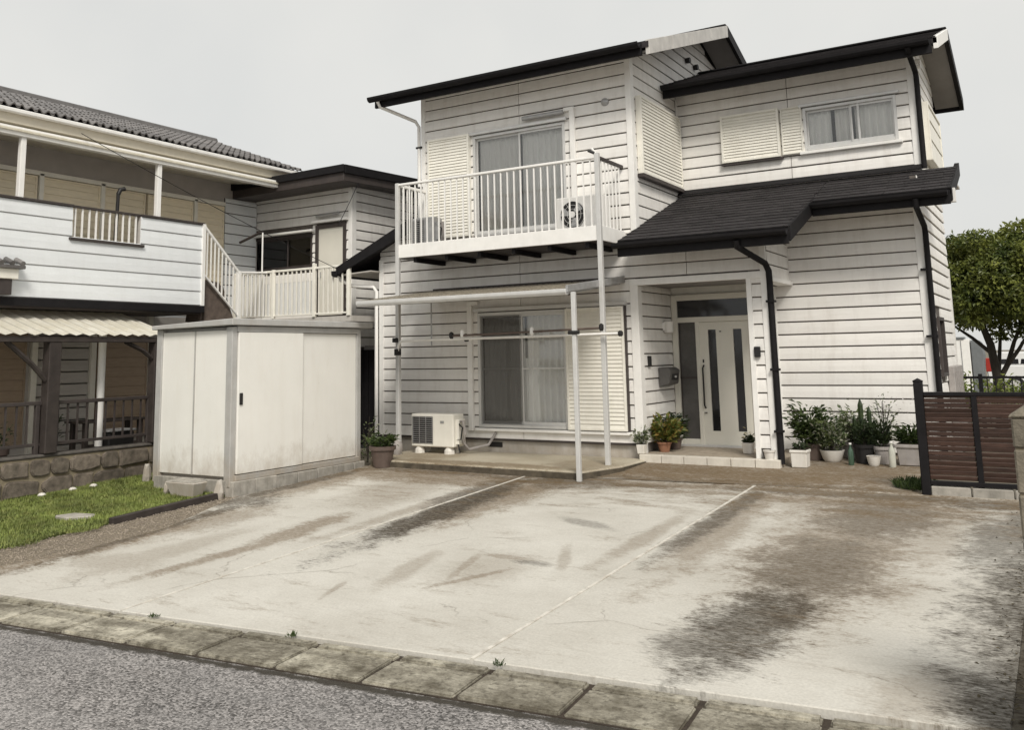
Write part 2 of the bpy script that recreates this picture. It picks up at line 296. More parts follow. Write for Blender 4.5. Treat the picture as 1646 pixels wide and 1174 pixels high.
# ------------------------------------------------------------------ mesh helpers
WO = {}
def tag(o, label=None, cat=None, group=None, kind=None):
    if label: o['label'] = label
    if cat: o['category'] = cat
    if group: o['group'] = group
    if kind: o['kind'] = kind
    return o
def link(o, origin, parent):
    origin = Vector(origin); col.objects.link(o); WO[o.name] = origin
    if parent is not None:
        o.parent = parent; o.location = origin - WO[parent.name]
    else: o.location = origin
    return o
def thing(name, loc, label, cat, group=None):
    o = bpy.data.objects.new(name, None); o.empty_display_size = .2
    link(o, loc, None); return tag(o, label, cat, group)
def inst(name, mesh, loc, parent, rot=None, scale=None):
    o = bpy.data.objects.new(name, mesh); link(o, loc, parent)
    if rot: o.rotation_euler = rot
    if scale: o.scale = scale
    return o
class MB:
    def __init__(s): s.v = []; s.f = []
    def poly(s, pts):
        k = len(s.v); s.v += [tuple(p) for p in pts]; s.f.append(tuple(range(k, k+len(pts)))); return s
    def box(s, x0, x1, y0, y1, z0, z1):
        if x0 > x1: x0, x1 = x1, x0
        if y0 > y1: y0, y1 = y1, y0
        if z0 > z1: z0, z1 = z1, z0
        k = len(s.v)
        s.v += [(x0,y0,z0),(x1,y0,z0),(x1,y1,z0),(x0,y1,z0),(x0,y0,z1),(x1,y0,z1),(x1,y1,z1),(x0,y1,z1)]
        s.f += [tuple(k+i for i in q) for q in ((0,3,2,1),(4,5,6,7),(0,1,5,4),(1,2,6,5),(2,3,7,6),(3,0,4,7))]; return s
    def hexa(s, a, b):
        """two matching quads (lists of four points) joined into a solid"""
        k = len(s.v); s.v += [tuple(p) for p in list(a)+list(b)]; n = len(a)
        s.f.append(tuple(range(k+n-1, k-1, -1))); s.f.append(tuple(range(k+n, k+2*n)))
        for i in range(n):
            j = (i+1) % n; s.f.append((k+i, k+j, k+n+j, k+n+i))
        return s
    def prism_y(s, pts, y0, y1): return s.hexa([(x, y0, z) for x, z in pts], [(x, y1, z) for x, z in pts])
    def prism_x(s, pts, x0, x1): return s.hexa([(x0, y, z) for y, z in pts], [(x1, y, z) for y, z in pts])
    def prism_z(s, pts, z0, z1): return s.hexa([(x, y, z0) for x, y in pts], [(x, y, z1) for x, y in pts])
    def tube(s, pts, r, n=10, r2=None):
        pts = [Vector(p) for p in pts]; k0 = len(s.v); m = len(pts)
        prev = None
        for i, p in enumerate(pts):
            t = (pts[min(i+1, m-1)]-pts[max(i-1, 0)]).normalized()
            if prev is None: a = t.orthogonal().normalized()
            else:
                a = (prev - t*prev.dot(t)); a = a.normalized() if a.length > 1e-6 else t.orthogonal().normalized()
            prev = a; b = t.cross(a)
            rr = r if r2 is None else r+(r2-r)*i/(m-1)
            if isinstance(r, (list, tuple)): rr = r[i]
            for j in range(n):
                q = 2*math.pi*j/n; s.v.append(tuple(p+(a*math.cos(q)+b*math.sin(q))*rr))
        for i in range(m-1):
            for j in range(n):
                j2 = (j+1) % n; s.f.append((k0+i*n+j, k0+i*n+j2, k0+(i+1)*n+j2, k0+(i+1)*n+j))
        s.f.append(tuple(range(k0+n-1, k0-1, -1))); s.f.append(tuple(range(k0+(m-1)*n, k0+m*n))); return s
    def lathe(s, prof, c, n=20):
        k = len(s.v); m = len(prof)
        for r, z in prof:
            for j in range(n):
                q = 2*math.pi*j/n; s.v.append((c[0]+r*math.cos(q), c[1]+r*math.sin(q), c[2]+z))
        for i in range(m-1):
            for j in range(n):
                j2 = (j+1) % n; s.f.append((k+i*n+j, k+i*n+j2, k+(i+1)*n+j2, k+(i+1)*n+j))
        s.f.append(tuple(range(k+n-1, k-1, -1))); s.f.append(tuple(range(k+(m-1)*n, k+m*n))); return s
    def leaf(s, p, d, l, wd, nrm=None, curl=.25):
        d = d.normalized(); side = d.cross(nrm if nrm else Vector((0, 0, 1)))
        if side.length < 1e-4: side = d.orthogonal()
        side.normalize(); u = side.cross(d)
        k = len(s.v); mid = p+d*l*.5
        s.v += [tuple(p), tuple(mid+side*wd*.5+u*wd*curl), tuple(p+d*l-u*l*.12), tuple(mid-side*wd*.5+u*wd*curl)]
        s.f += [(k, k+1, k+2), (k, k+2, k+3)]; return s
    def mesh(s, name, origin, bevel=0, seg=1, recalc=True):
        me = bpy.data.meshes.new(name); o = Vector(origin)
        me.from_pydata([tuple(Vector(p)-o) for p in s.v], [], s.f)
        if recalc or bevel:
            bm = bmesh.new(); bm.from_mesh(me)
            if recalc: bmesh.ops.recalc_face_normals(bm, faces=bm.faces)
            if bevel:
                bmesh.ops.bevel(bm, geom=[e for e in bm.edges if len(e.link_faces) == 2 and e.calc_face_angle(0) > .6], offset=bevel, segments=seg, affect='EDGES')
            bm.to_mesh(me); bm.free()
        me.update(); return me
    def build(s, name, mat, parent=None, bevel=0, smooth=False, origin=None, recalc=True, seg=1):
        if origin is None:
            lo = [min(p[i] for p in s.v) for i in range(3)]; hi = [max(p[i] for p in s.v) for i in range(3)]
            origin = ((lo[0]+hi[0])/2, (lo[1]+hi[1])/2, lo[2])
        me = s.mesh(name, origin, bevel, seg, recalc); me.materials.append(mat)
        if smooth:
            for p in me.polygons: p.use_smooth = True
            try: me.set_sharp_from_angle(angle=R(40))
            except Exception: pass
        return link(bpy.data.objects.new(name, me), origin, parent)
def box(name, mat, parent, x0, x1, y0, y1, z0, z1, bevel=.004):
    return MB().box(x0, x1, y0, y1, z0, z1).build(name, mat, parent, bevel)
def tube(name, mat, parent, pts, r, n=10): return MB().tube(pts, r, n).build(name, mat, parent, smooth=True)
def arc(c, r, a0, a1, n, ax=('x', 'z')):
    res = []
    for i in range(n+1):
        a = a0+(a1-a0)*i/n; p = list(c)
        for k, f in zip(ax, (math.cos, math.sin)): p['xyz'.index(k)] += r*f(a)
        res.append(tuple(p))
    return res
SL, JY = .0427, -1.4
def gz(y): return SL*(y-JY)
KA = .0985                                  # the street kerb runs at a small angle to the house
def kerb_y(x): return -7.70+math.tan(KA)*x  # back line of the kerb

# wall in a plane: axis 'x' (plane y = c, facing -y) or 'y' (plane x = c, facing +x). Openings cut out of the backing, boards split round them.
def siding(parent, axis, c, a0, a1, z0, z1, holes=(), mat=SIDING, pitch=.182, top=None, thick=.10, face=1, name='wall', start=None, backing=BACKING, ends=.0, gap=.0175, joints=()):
    """top: function a -> height limit (gable). Returns the backing wall; every course is a siding_board of its own"""
    def P(a, z, off):
        return (a, c-off*face, z) if axis == 'x' else (c+off*face, a, z)
    mb = MB()
    As = sorted({a0, a1, *[h[0] for h in holes], *[h[1] for h in holes]}); As = [a for a in As if a0 <= a <= a1]
    for u, v in zip(As[:-1], As[1:]):
        zs = [(z0, z1)]
        for h in holes:
            if h[0] < (u+v)/2 < h[1]:
                nz_ = []
                for (p, q) in zs:
                    if h[2] > p: nz_.append((p, min(q, h[2])))
                    if h[3] < q: nz_.append((max(p, h[3]), q))
                zs = [t for t in nz_ if t[1]-t[0] > .005]
        for (p, q) in zs:
            n = 6 if top else 1
            for i in range(n):
                uu = u+(v-u)*i/n; vv = u+(v-u)*(i+1)/n
                qa = min(q, top(uu)) if top else q; qb = min(q, top(vv)) if top else q
                if max(qa, qb) <= p+.002: continue
                mb.hexa([P(uu, p, 0), P(vv, p, 0), P(vv, max(qb, p+.001), 0), P(uu, max(qa, p+.001), 0)],
                        [P(uu, p, -thick), P(vv, p, -thick), P(vv, max(qb, p+.001), -thick), P(uu, max(qa, p+.001), -thick)])
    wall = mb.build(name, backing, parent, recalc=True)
    zc = z0 if start is None else start
    cache = {}
    while zc < z1-.02:
        b0, b1 = max(zc+gap, z0), min(zc+pitch, z1)
        if b1-b0 > .02:
            segs = [(a0+ends, a1-ends)]
            for h in tuple(holes)+tuple((j-.005, j+.005, z0-1, z1+1) for j in joints):
                if h[2] < b1-.01 and h[3] > b0+.01:
                    # only where the opening swallows most of the course
                    ns = []
                    for (p, q) in segs:
                        if h[0] > p: ns.append((p, min(q, h[0])))
                        if h[1] < q: ns.append((max(p, h[1]), q))
                    segs = [t for t in ns if t[1]-t[0] > .015]
            for (p, q) in segs:
                if top:
                    # trapezoid under the slope
                    pts = []
                    M_ = 24
                    us = [p+(q-p)*i/M_ for i in range(M_+1)]
                    ok = [u for u in us if top(u) > b0+.004]
                    if len(ok) < 2: continue
                    p_, q_ = ok[0], ok[-1]
                    ta = min(b1, top(p_)); tb = min(b1, top(q_))
                    okt = [u for u in us if top(u) >= b1]
                    chain = [(p_, b0), (q_, b0), (q_, max(tb, b0+.003))]
                    if okt and (tb < b1): chain.append((okt[-1], b1))
                    if okt and (ta < b1): chain.append((okt[0], b1))
                    if not okt:
                        u = max(ok, key=top)
                        if u not in (p_, q_): chain.append((u, top(u)))
                    chain.append((p_, max(ta, b0+.003)))
                    f = lambda z: .022-.010*(z-b0)/pitch
                    MB().hexa([P(a, z, f(z)) for a, z in chain], [P(a, z, .001) for a, z in chain]).build('siding_board', mat, wall)
                    continue
                key = (round(q-p, 3), round(b1-b0, 3))
                o0 = P((p+q)/2, b0, 0)
                if key not in cache:
                    h_ = b1-b0
                    prof = [(.001, 0), (.022, 0), (.027, .005), (.023, h_*.5), (.013, h_-.006), (.008, h_), (.001, h_)]
                    A = [P(p, b0+z, o) for o, z in prof]; B = [P(q, b0+z, o) for o, z in prof]
                    me = MB().hexa(A, B).mesh('siding_board', o0); me.materials.append(mat); cache[key] = me
                inst('siding_board', cache[key], o0, wall)
        zc += pitch
    return wall
def louvres(name, parent, axis, c, a0, a1, z0, z1, mat=CREAM, pitch=.066, off=.05, frame=.035, fmat=None):
    """shutter box front: frame and joined narrow horizontal slats"""
    def P(a, z, o): return (a, c-o, z) if axis == 'x' else (c+o, a, z)
    def bx(mb, u, v, p, q, o0, o1):
        mb.hexa([P(u, p, o0), P(v, p, o0), P(v, q, o0), P(u, q, o0)], [P(u, p, o1), P(v, p, o1), P(v, q, o1), P(u, q, o1)])
    mb = MB(); bx(mb, a0, a1, z0, z1, .0, off)
    body = mb.build(name, mat, parent, .003)
    mb = MB(); z = z0+frame
    while z < z1-frame-.01:
        h = min(pitch-.008, z1-frame-z)
        mb.hexa([P(a0+frame, z, off+.016), P(a0+frame, z+h, off+.004), P(a0+frame, z+h, off+.001), P(a0+frame, z, off+.001)],
                [P(a1-frame, z, off+.016), P(a1-frame, z+h, off+.004), P(a1-frame, z+h, off+.001), P(a1-frame, z, off+.001)])
        z += pitch
    mb.build('louvre_slats', mat, body)
    fr = MB()
    for (u, v, p, q) in ((a0, a0+frame, z0, z1), (a1-frame, a1, z0, z1), (a0+frame, a1-frame, z0, z0+frame), (a0+frame, a1-frame, z1-frame, z1)):
        bx(fr, u, v, p, q, off+.001, off+.022)
    fr.build('louvre_frame', fmat or mat, body, .002)
    return body
def wavy(mb, axis, c, a0, a1, z0, z1, amp=.02, n=40, period=.11, seed=0):
    rng = random.Random(seed); ph = rng.random()*6; k = len(mb.v)
    for i in range(n+1):
        a = a0+(a1-a0)*i/n; o = amp*math.sin(a/period*6.283+ph+.8*math.sin(a*5+ph))
        for z, m_ in ((z0, 1.15), ((z0+z1)/2, 1), (z1, .6)):
            mb.v.append((a, c+o*m_, z) if axis == 'x' else (c+o*m_, a, z))
    for i in range(n):
        for j in range(2):
            q = k+i*3+j; mb.f.append((q, q+3, q+4, q+1))
    return mb
def window(parent, c, a0, a1, z0, z1, mullions, curtains, fr=.045, proud=.03, mid=None, screen=None, name='window', fmat=ALU):
    """sliding window in a wall facing -y"""
    m = MB()
    m.box(a0, a0+fr, c-proud, c+.07, z0, z1).box(a1-fr, a1, c-proud, c+.07, z0, z1)
    m.box(a0+fr, a1-fr, c-proud, c+.07, z1-fr, z1).box(a0+fr, a1-fr, c-proud-.02, c+.07, z0, z0+fr)
    f = m.build(name, fmat, parent, .003)
    xs = [a0+fr]+list(mullions)+[a1-fr]
    for i, (p, q) in enumerate(zip(xs[:-1], xs[1:])):
        yy = c+.012+(.026 if i % 2 == 0 else 0); s = MB(); t = .022
        s.box(p, p+t, yy-.012, yy+.012, z0+fr, z1-fr).box(q-t, q, yy-.012, yy+.012, z0+fr, z1-fr)
        s.box(p+t, q-t, yy-.012, yy+.012, z0+fr, z0+fr+.05).box(p+t, q-t, yy-.012, yy+.012, z1-fr-.035, z1-fr)
        if mid: s.box(p+t, q-t, yy-.010, yy+.010, mid-.012, mid+.012)
        sa = s.build('sash', fmat, f, .002)
        MB().box(p+t-.004, q-t+.004, yy-.003, yy+.003, z0+fr+.045, z1-fr-.03).build('pane', GLASS, f)
        if screen == i:
            MB().poly([(p+t, c-.012, z0+fr+.01), (q-t, c-.012, z0+fr+.01), (q-t, c-.012, z1-fr-.01), (p+t, c-.012, z1-fr-.01)]).build('insect_screen', SCREEN, f)
    for (p, q, y0, y1, mt) in curtains:
        wavy(MB(), 'x', c+.105, p, q, y0, y1, .022, int((q-p)*60)+8, .10, int(p*100)).build('curtain', mt, f, smooth=True, recalc=False)
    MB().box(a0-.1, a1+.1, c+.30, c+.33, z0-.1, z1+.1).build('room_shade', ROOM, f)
    return f
def gutter(name, parent, x0, x1, y, z, mat=DARKTRIM, r=.065):
    prof = [(y-r, z), (y-r*.92, z-.5*r), (y-r*.6, z-.95*r), (y, z-1.15*r), (y+r*.6, z-.95*r), (y+r*.92, z-.5*r), (y+r, z), (y+r-.008, z), (y, z-.95*r), (y-r+.008, z)]
    return MB().prism_x(prof, x0, x1).build(name, mat, parent)

# ------------------------------------------------------------------ ground, road, kerb, driveway
mb = MB()
ys = [(-400, -.42), (-7.75, -.42), (JY, -.07), (500, -.07)]
for (ya, za), (yb, zb) in zip(ys[:-1], ys[1:]): mb.poly([(-500, ya, za), (500, ya, za), (500, yb, zb), (-500, yb, zb)])
tag(mb.build('ground', GROUND, None, recalc=False), kind='structure')
mb = MB(); t = math.tan(KA)
mb.poly([(-60, -40, -.315), (60, -40, -.315), (60, kerb_y(60)-.522, -.306), (-60, kerb_y(-60)-.522, -.306)])
tag(mb.build('road', ASPHALT, None, recalc=False), kind='structure')
kerb = MB().prism_z([(-30, kerb_y(-30)-.52), (30, kerb_y(30)-.52), (30, kerb_y(30)-.0), (-30, kerb_y(-30)-.0)], -.41, -.302).build('kerb', SOIL)
tag(kerb, kind='structure')
rng = random.Random(3)
km = []
for i in range(3):
    m_ = MB().box(-.300, .300, -.19, .183, -.09, 0)
    me = m_.mesh('kerb_block', (0, 0, 0), .008, 2); me.materials.append(KERBC); km.append(me)
ks = MB().box(-.294, .294, -.045, .045, -.09, 0).mesh('kerb_back_strip', (0, 0, 0), .012, 2); ks.materials.append(KERBC)
nx, ny = -math.sin(KA), math.cos(KA)
for i in range(-6, 14):
    x = -1.33+i*.626; yb = kerb_y(x)
    inst('kerb_block', km[i % 3], (x-nx*.315, yb-ny*.315, -.283+rng.uniform(-.005, .004)), kerb, (rng.uniform(-.012, .012), rng.uniform(-.006, .006), KA+rng.uniform(-.008, .008)))
    inst('kerb_back_strip', ks, (x-nx*.06, yb-ny*.06, -.281+rng.uniform(-.004, .004)), kerb, (0, 0, KA))
# small weeds in the kerb joints
drive = MB().prism_z([(-2.9, -7.6), (4.7, -7.2), (4.7, -1.4), (-2.9, -1.4)], -.41, -.33).build('driveway', MORTAR); tag(drive, kind='structure')
def panel(pts, name='concrete_panel', top=0., mat=CONC, par=drive, depth=.10):
    up_ = [(x, y, gz(y)+top) for x, y in pts]; dn = [(x, y, gz(y)+top-depth) for x, y in pts]
    return MB().hexa(dn, up_).build(name, mat, par, .006)
J1, J2, XR, g_ = -.99, 1.955, 4.80, .011
panel([(-3.45, kerb_y(-3.45)+.005), (J1-g_, kerb_y(J1)+.005), (J1-g_, -1.60), (-3.72, -1.60), (-3.72, -4.15), (-3.5, -4.75), (-3.1, -5.7), (-3.08, -6.9)])
panel([(J1+g_, kerb_y(J1)+.005), (J2-g_, kerb_y(J2)+.005), (J2-g_, -1.41), (J1+g_, -1.60)])
panel([(J2+g_, kerb_y(J2)+.005), (XR, kerb_y(XR)+.005), (XR, -1.41), (J2+g_, -1.41)])
panel([(J1+g_, -1.575), (J2-g_, -1.385), (4.66, -1.385), (4.66, -1.25), (3.62, -1.22), (3.62, 1.42), (-.1, 1.42), (-.1, -1.0), (-.35, -1.575)])
panel([(-3.72, -1.575), (J1-g_, -1.575), (J1-g_, .2), (-3.72, .2)])
for (x, ya, yb, wd) in ((J1, kerb_y(J1)+.01, -1.58, .013), (J2, kerb_y(J2)+.01, -1.40, .013)):
    m_ = MB().hexa([(x-wd, ya, gz(ya)-.05), (x+wd, ya, gz(ya)-.05), (x+wd, yb, gz(yb)-.05), (x-wd, yb, gz(yb)-.05)],
                   [(x-wd, ya, gz(ya)+.004), (x+wd, ya, gz(ya)+.004), (x+wd, yb, gz(yb)+.004), (x-wd, yb, gz(yb)+.004)])
    m_.build('joint_strip', JOINT, drive)
# right border strip of soil and moss beside the concrete
tag(MB().hexa([(4.80, kerb_y(4.80), -.36), (5.6, kerb_y(5.6), -.36), (5.6, -1.2, -.1), (4.80, -1.2, -.1)],
              [(4.802, kerb_y(4.80), gz(-7.2)-.006), (5.6, kerb_y(5.6), gz(-7.1)-.006), (5.6, -1.2, -.0), (4.802, -1.2, -.0)]).build('border_strip', concretemat('mossy_border', (.16, .145, .115), (.24, .22, .18), [(4.9, -5, .9, 6, 0, 1, 0)])), kind='structure')
# gravel strip and lawn on the left
tag(MB().hexa([(-12, -8.9, -.41), (-2.6, kerb_y(-2.6), -.41), (-2.6, -4.0, -.2), (-12, -4.0, -.2)],
              [(-12, -8.9, gz(-8.9)-.03), (-2.6, kerb_y(-2.6), gz(-7.9)-.02), (-2.6, -4.0, gz(-4)-.02), (-12, -4.0, gz(-4)-.03)]).build('gravel_bed', GRAVELBED), kind='structure')
mb = MB(); rng = random.Random(5)
for i in range(8000):
    x = rng.uniform(-4.2, -2.55); y = rng.uniform(-7.9, -4.1)
    edge = -3.08 if y > -6.9 else -3.08-(-6.9-y)*.4
    if y > -5.7: edge = -3.08-(y+5.7)*.42
    lawn_e = -3.98
    if x > edge+rng.uniform(-.02, .10): continue
    r_ = rng.uniform(.005, .015); z = gz(y)-.02+r_*.3
    p = [(x+rng.uniform(.7, 1)*r_*math.cos(a), y+rng.uniform(.7, 1)*r_*math.sin(a), z) for a in (0, 1.57, 3.14, 4.71)]
    k = len(mb.v); mb.v += p+[(x, y, z+r_*.8)]; mb.f += [(k, k+1, k+4), (k+1, k+2, k+4), (k+2, k+3, k+4), (k+3, k, k+4)]
tag(mb.build('gravel', GRAVEL, None, recalc=False), kind='stuff')
LX0, LX1, LY0, LY1 = -9.5, -3.98, -7.6, -2.6
def lawn_in(x, y):
    if x > -5.3 and y > -4.12: return False
    return x < LX1+(.0 if y > -5.8 else .16*(1+math.sin(y*9))*.6+.05) and x > -6.62
tag(MB().hexa([(-9.5, -8.2, -.4), (LX1, -8.0, -.4), (LX1, -3, -.2), (-9.5, -3, -.2)],
              [(-9.5, -8.2, gz(-8.2)+.01), (LX1, -8.0, gz(-8)+.01), (LX1, -3, gz(-3)+.01), (-9.5, -3, gz(-3)+.01)]).build('lawn', TURF), kind='structure')
mb = MB(); rng = random.Random(9)
for i in range(85000):
    x = rng.uniform(-6.7, -3.75); y = rng.uniform(-7.6, -2.8)
    if not lawn_in(x, y): continue
    # thinner towards the street
    if y < -6.3 and rng.random() < (-6.3-y)*1.1: continue
    h = rng.uniform(.012, .042)*(1.25 if math.sin(x*5)*math.cos(y*4) > 0 else .85); a = rng.uniform(0, 6.283); wd = rng.uniform(.003, .006)
    dx, dy = math.cos(a), math.sin(a); z = gz(y)+.008; le = rng.uniform(.005, .03)
    k = len(mb.v)
    mb.v += [(x-dy*wd, y+dx*wd, z), (x+dy*wd, y-dx*wd, z), (x+dx*le, y+dy*le, z+h)]
    mb.f.append((k, k+1, k+2))
tag(mb.build('grass', GRASSM, None, recalc=False), 'short green grass of the small lawn left of the white shed', 'grass', kind='stuff')
# dark edging board of the lawn
t_ = thing('lawn_edging', (-3.96, -5.0, gz(-5)), 'black timber edging board along the right side of the lawn', 'edging')
MB().hexa([(-3.99, -5.75, gz(-5.75)-.06), (-3.91, -5.75, gz(-5.75)-.06), (-3.91, -4.16, gz(-4.16)-.06), (-3.99, -4.16, gz(-4.16)-.06)],
          [(-3.99, -5.75, gz(-5.75)+.05), (-3.91, -5.75, gz(-5.75)+.05), (-3.91, -4.16, gz(-4.16)+.06), (-3.99, -4.16, gz(-4.16)+.06)]).build('board', TIMBER, t_, .006)
t_ = thing('stepping_stone', (-4.7, -5.75, gz(-5.75)), 'flat pale stone slab lying in the lawn', 'stone slab')
MB().prism_z([(-4.75, -5.9), (-4.50, -5.93), (-4.32, -5.72), (-4.40, -5.62), (-4.70, -5.68)], gz(-5.75)-.02, gz(-5.75)+.045).build('slab', BLOCK, t_, .012)

# terrace slab before the sliding window
ter = MB().prism_z([(-3.62, -1.58), (-.16, -1.70), (.06, -.9), (.06, .0), (-3.9, .0), (-3.9, -1.3)], -.12, .086).build('terrace', SLABC, None, .015); tag(ter, kind='structure')
for a, b in (((-3.64, -1.59), (-.15, -1.715)), ((-.15, -1.715), (.075, -.9)), ((.075, -.9), (.075, -.03))):
    MB().hexa([(a[0], a[1]-.012, -.1), (b[0]+.012, b[1]-.012, -.1), (b[0]+.012, b[1]+.02, -.1), (a[0], a[1]+.02, -.1)], [(a[0], a[1]-.012, .066), (b[0]+.012, b[1]-.012, .066), (b[0]+.012, b[1]+.02, .066), (a[0], a[1]+.02, .066)]).build('slab_edge', EDGE, ter, .008)
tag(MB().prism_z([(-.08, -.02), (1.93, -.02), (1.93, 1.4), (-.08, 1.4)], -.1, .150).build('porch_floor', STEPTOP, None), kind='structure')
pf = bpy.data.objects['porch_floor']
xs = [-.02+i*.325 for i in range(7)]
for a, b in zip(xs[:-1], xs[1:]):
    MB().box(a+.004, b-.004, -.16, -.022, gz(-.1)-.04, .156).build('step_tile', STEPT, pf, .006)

# ------------------------------------------------------------------ the house
HX = 'white two-storey house with dark roofs, lapped siding, balcony and porch'
house = thing('house', (0, 0, 0), HX, 'house')
YF2, YF3, X3, YR, YD = 1.29, 1.922, 3.643, 4.45, 1.356
XG, XL = -4.735, -3.804
ZE = 5.93; SLP = .36
def top_left(y): return min(ZE-.10+SLP*(y+.55), ZE-.10+SLP*(3.3+.55)-SLP*(y-3.3))
# --- ground floor front
W1 = (-2.757, -1.167, .461, 2.246); SB1 = (-1.167, -.204, .461, 2.246)
wall_gf = siding(house, 'x', 0, XG, 1.838, .27, 3.30, [W1, (-.03, 1.622, .0, 2.561)], start=.27, joints=(-1.95, .76))
# --- second floor left wing
W2 = (-2.79, -1.087, 3.48, 5.155)
siding(house, 'x', 0.0, XL, 0, 3.31, ZE+.12, [W2], start=3.182, joints=(-1.9,))
siding(house, 'y', 0.0, .10, 6.6, 3.0, 7.3, top=top_left, start=3.0, thick=.08)
# other walls that close the block
MB().box(XL, XL+.08, .10, 6.6, 2.9, 5.95).build('rear_wall', SIDING, house)
MB().box(XL, 0, 6.52, 6.6, 0, 5.9).build('rear_wall', SIDING, house)
MB().box(XG, XG+.08, .10, 6.6, 0, 3.1).build('side_wall', SIDING, house)
MB().box(XG, 3.5, 6.42, 6.5, 0, 3.0).build('rear_wall', SIDING, house)
# --- right wing
wall_f2 = siding(house, 'x', YF2, 1.594, X3, .14, 3.78, start=.14)
W3 = (2.07, 3.41, 4.60, 5.28)
siding(house, 'x', YF3, .03, X3, 4.02, 5.96, [W3], start=4.0, joints=(1.85,))
def top_r(y): return 5.74+.355*(min(y, 6.4-y)-1.35)
siding(house, 'y', X3, YF2+.1, YR, .14, 3.95, start=.14, thick=.08, holes=[(2.1, 2.75, 1.15, 2.0)])
siding(house, 'y', X3, YF3+.1, YR, 3.95, 6.6, top=top_r, start=3.96, thick=.08)
MB().box(0, X3, YR-.08, YR, 0, 5.9).build('rear_wall', SIDING, house)
# foundation band with vent
fm = MB().box(XG+.02, -.03, .02, .10, -.1, .262); fnd = fm.build('foundation', FOUND, house)
MB().box(XG, .0, -.035, .03, .262, .295).build('base_flashing', DARKBR, house, .003)
MB().box(1.60, X3, YF2+.015, YF2+.1, -.1, .14).build('foundation', FOUND, house)
MB().box(X3-.1, X3-.012, YF2+.02, YR, -.1, .14).build('foundation', FOUND, house)
MB().box(-2.62, -2.36, .005, .03, .16, .235).build('vent', BLACK, house)
# corner trims
def trimx(x0, x1, y, z0, z1, o=.034): return MB().box(x0, x1, y-o, y+.004, z0, z1).build('corner_trim', TRIM, house, .004)
trimx(XG-.02, XG+.07, 0, .28, 3.24); trimx(-.11, -.026, 0, .29, 2.62); trimx(XL-.03, XL+.05, 0, 3.32, ZE+.08)
trimx(-.055, .036, 0, 3.31, ZE+.08, .036); MB().box(.004, .034, .006, .10, 3.1, ZE+.09).build('corner_trim', TRIM, house, .004)
trimx(X3-.06, X3+.034, YF2, .14, 3.72); trimx(X3-.06, X3+.034, YF3, 3.98, 5.93)
MB().box(X3+.004, X3+.034, YF2+.008, YF2+.09, .14, 3.6).build('corner_trim', TRIM, house, .004)
MB().box(X3+.004, X3+.034, YF3+.008, YF3+.09, 3.98, 5.85).build('corner_trim', TRIM, house, .004)
trimx(1.56, 1.64, YF2, .14, 2.5)
MB().box(.024, .05, YF3-.045, YF3+.0, 4.05, 5.75).build('corner_trim', TRIM, house, .003)
# porch: inner wall, ceiling, header box, pillar
siding(house, 'y', -.03, .10, YD, .16, 2.56, start=.27, thick=.06)
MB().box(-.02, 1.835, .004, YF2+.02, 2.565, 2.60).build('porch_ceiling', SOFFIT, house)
siding(house, 'y', 1.838, .10, YF2, 2.56, 3.80, start=2.545, thick=.08, top=lambda y: 3.10+.3756*(y+.74)-.10)
MB().box(1.70, 1.90, .06, YF2-.03, 2.50, 2.558).build('header_sill', TRIM, house, .004)
siding(house, 'y', 1.838, .102, .20, .16, 2.50, start=.27, thick=.19)
trimx(1.59, 1.66, 0, .15, 2.60, .036); trimx(1.79, 1.872, 0, .15, 3.26, .036)
MB().box(-.11, 1.87, -.041, .003, 2.535, 2.63).build('porch_trim', TRIM, house, .004)
MB().box(-.05, .012, -.0355, .115, .15, 2.534).build('porch_jamb', TRIM, house, .004)
MB().box(1.60, 1.655, .004, .21, .15, 2.56).build('porch_jamb', TRIM, house, .004)
# entrance door
dr = MB()
dz0, dz1 = .165, 2.45
MB().box(-.02, 1.60, YD+.02, YD+.10, .12, 2.6).build('porch_back_wall', CREAM, house)
for (a, b, z0, z1) in ((.0, .09, dz0, dz1), (1.20, 1.29, dz0, dz1), (.09, 1.20, dz1-.09, dz1), (.09, 1.20, 2.02, 2.10)): dr.box(a, b, YD-.05, YD+.05, z0, z1)
dr.box(.37, .43, YD-.045, YD+.045, dz0, 2.02).box(.09, .37, YD-.04, YD+.04, dz0, dz0+.09)
door_frame = dr.build('entrance_door', DOORW, house, .005)
MB().box(.09, 1.20, YD-.012, YD+.015, 2.10, 2.36).build('transom_pane', GLASSD, door_frame)
MB().box(.09, .37, YD-.012, YD+.015, dz0+.09, 2.02).build('side_pane', plain('side_glass', (.10, .095, .09), .25, .15, 8, bmp=0), door_frame)
MB().box(.09, .37, YD-.018, YD-.012, 1.16, 1.19).box(.10, .115, YD-.018, YD-.012, dz0+.09, 2.02).build('side_pane_bar', DARKBR, door_frame)
lf = MB()
for (a, b, z0, z1) in ((.43, .565, dz0, 2.015), (.69, .955, dz0, 2.015), (1.085, 1.20, dz0, 2.015), (.565, .69, dz0, .38), (.565, .69, 1.90, 2.015), (.955, 1.085, dz0, .38), (.955, 1.085, 1.90, 2.015)):
    lf.box(a, b, YD-.03, YD+.02, z0, z1)
leaf_ = lf.build('door_leaf', DOORW, door_frame)
for a, b in ((.565, .69), (.955, 1.085)): MB().box(a, b, YD-.006, YD+.004, .38, 1.90).build('slot_pane', GLASSD, door_frame)
tube('door_handle', BLACK, door_frame, [(.475, YD-.03, .72), (.475, YD-.085, .76), (.475, YD-.085, 1.32), (.475, YD-.03, 1.36)], .013)
MB().lathe([(.022, 0), (.022, .012)], (.475, YD-.04, .645)).build('door_lock', BLACK, door_frame)
MB().box(.465, .485, YD-.04, YD-.03, 1.40, 1.45).build('door_lock', BLACK, door_frame)
MB().box(.745, .775, YD-.038, YD-.03, 1.86, 1.875).build('door_scope', BLACK, door_frame)
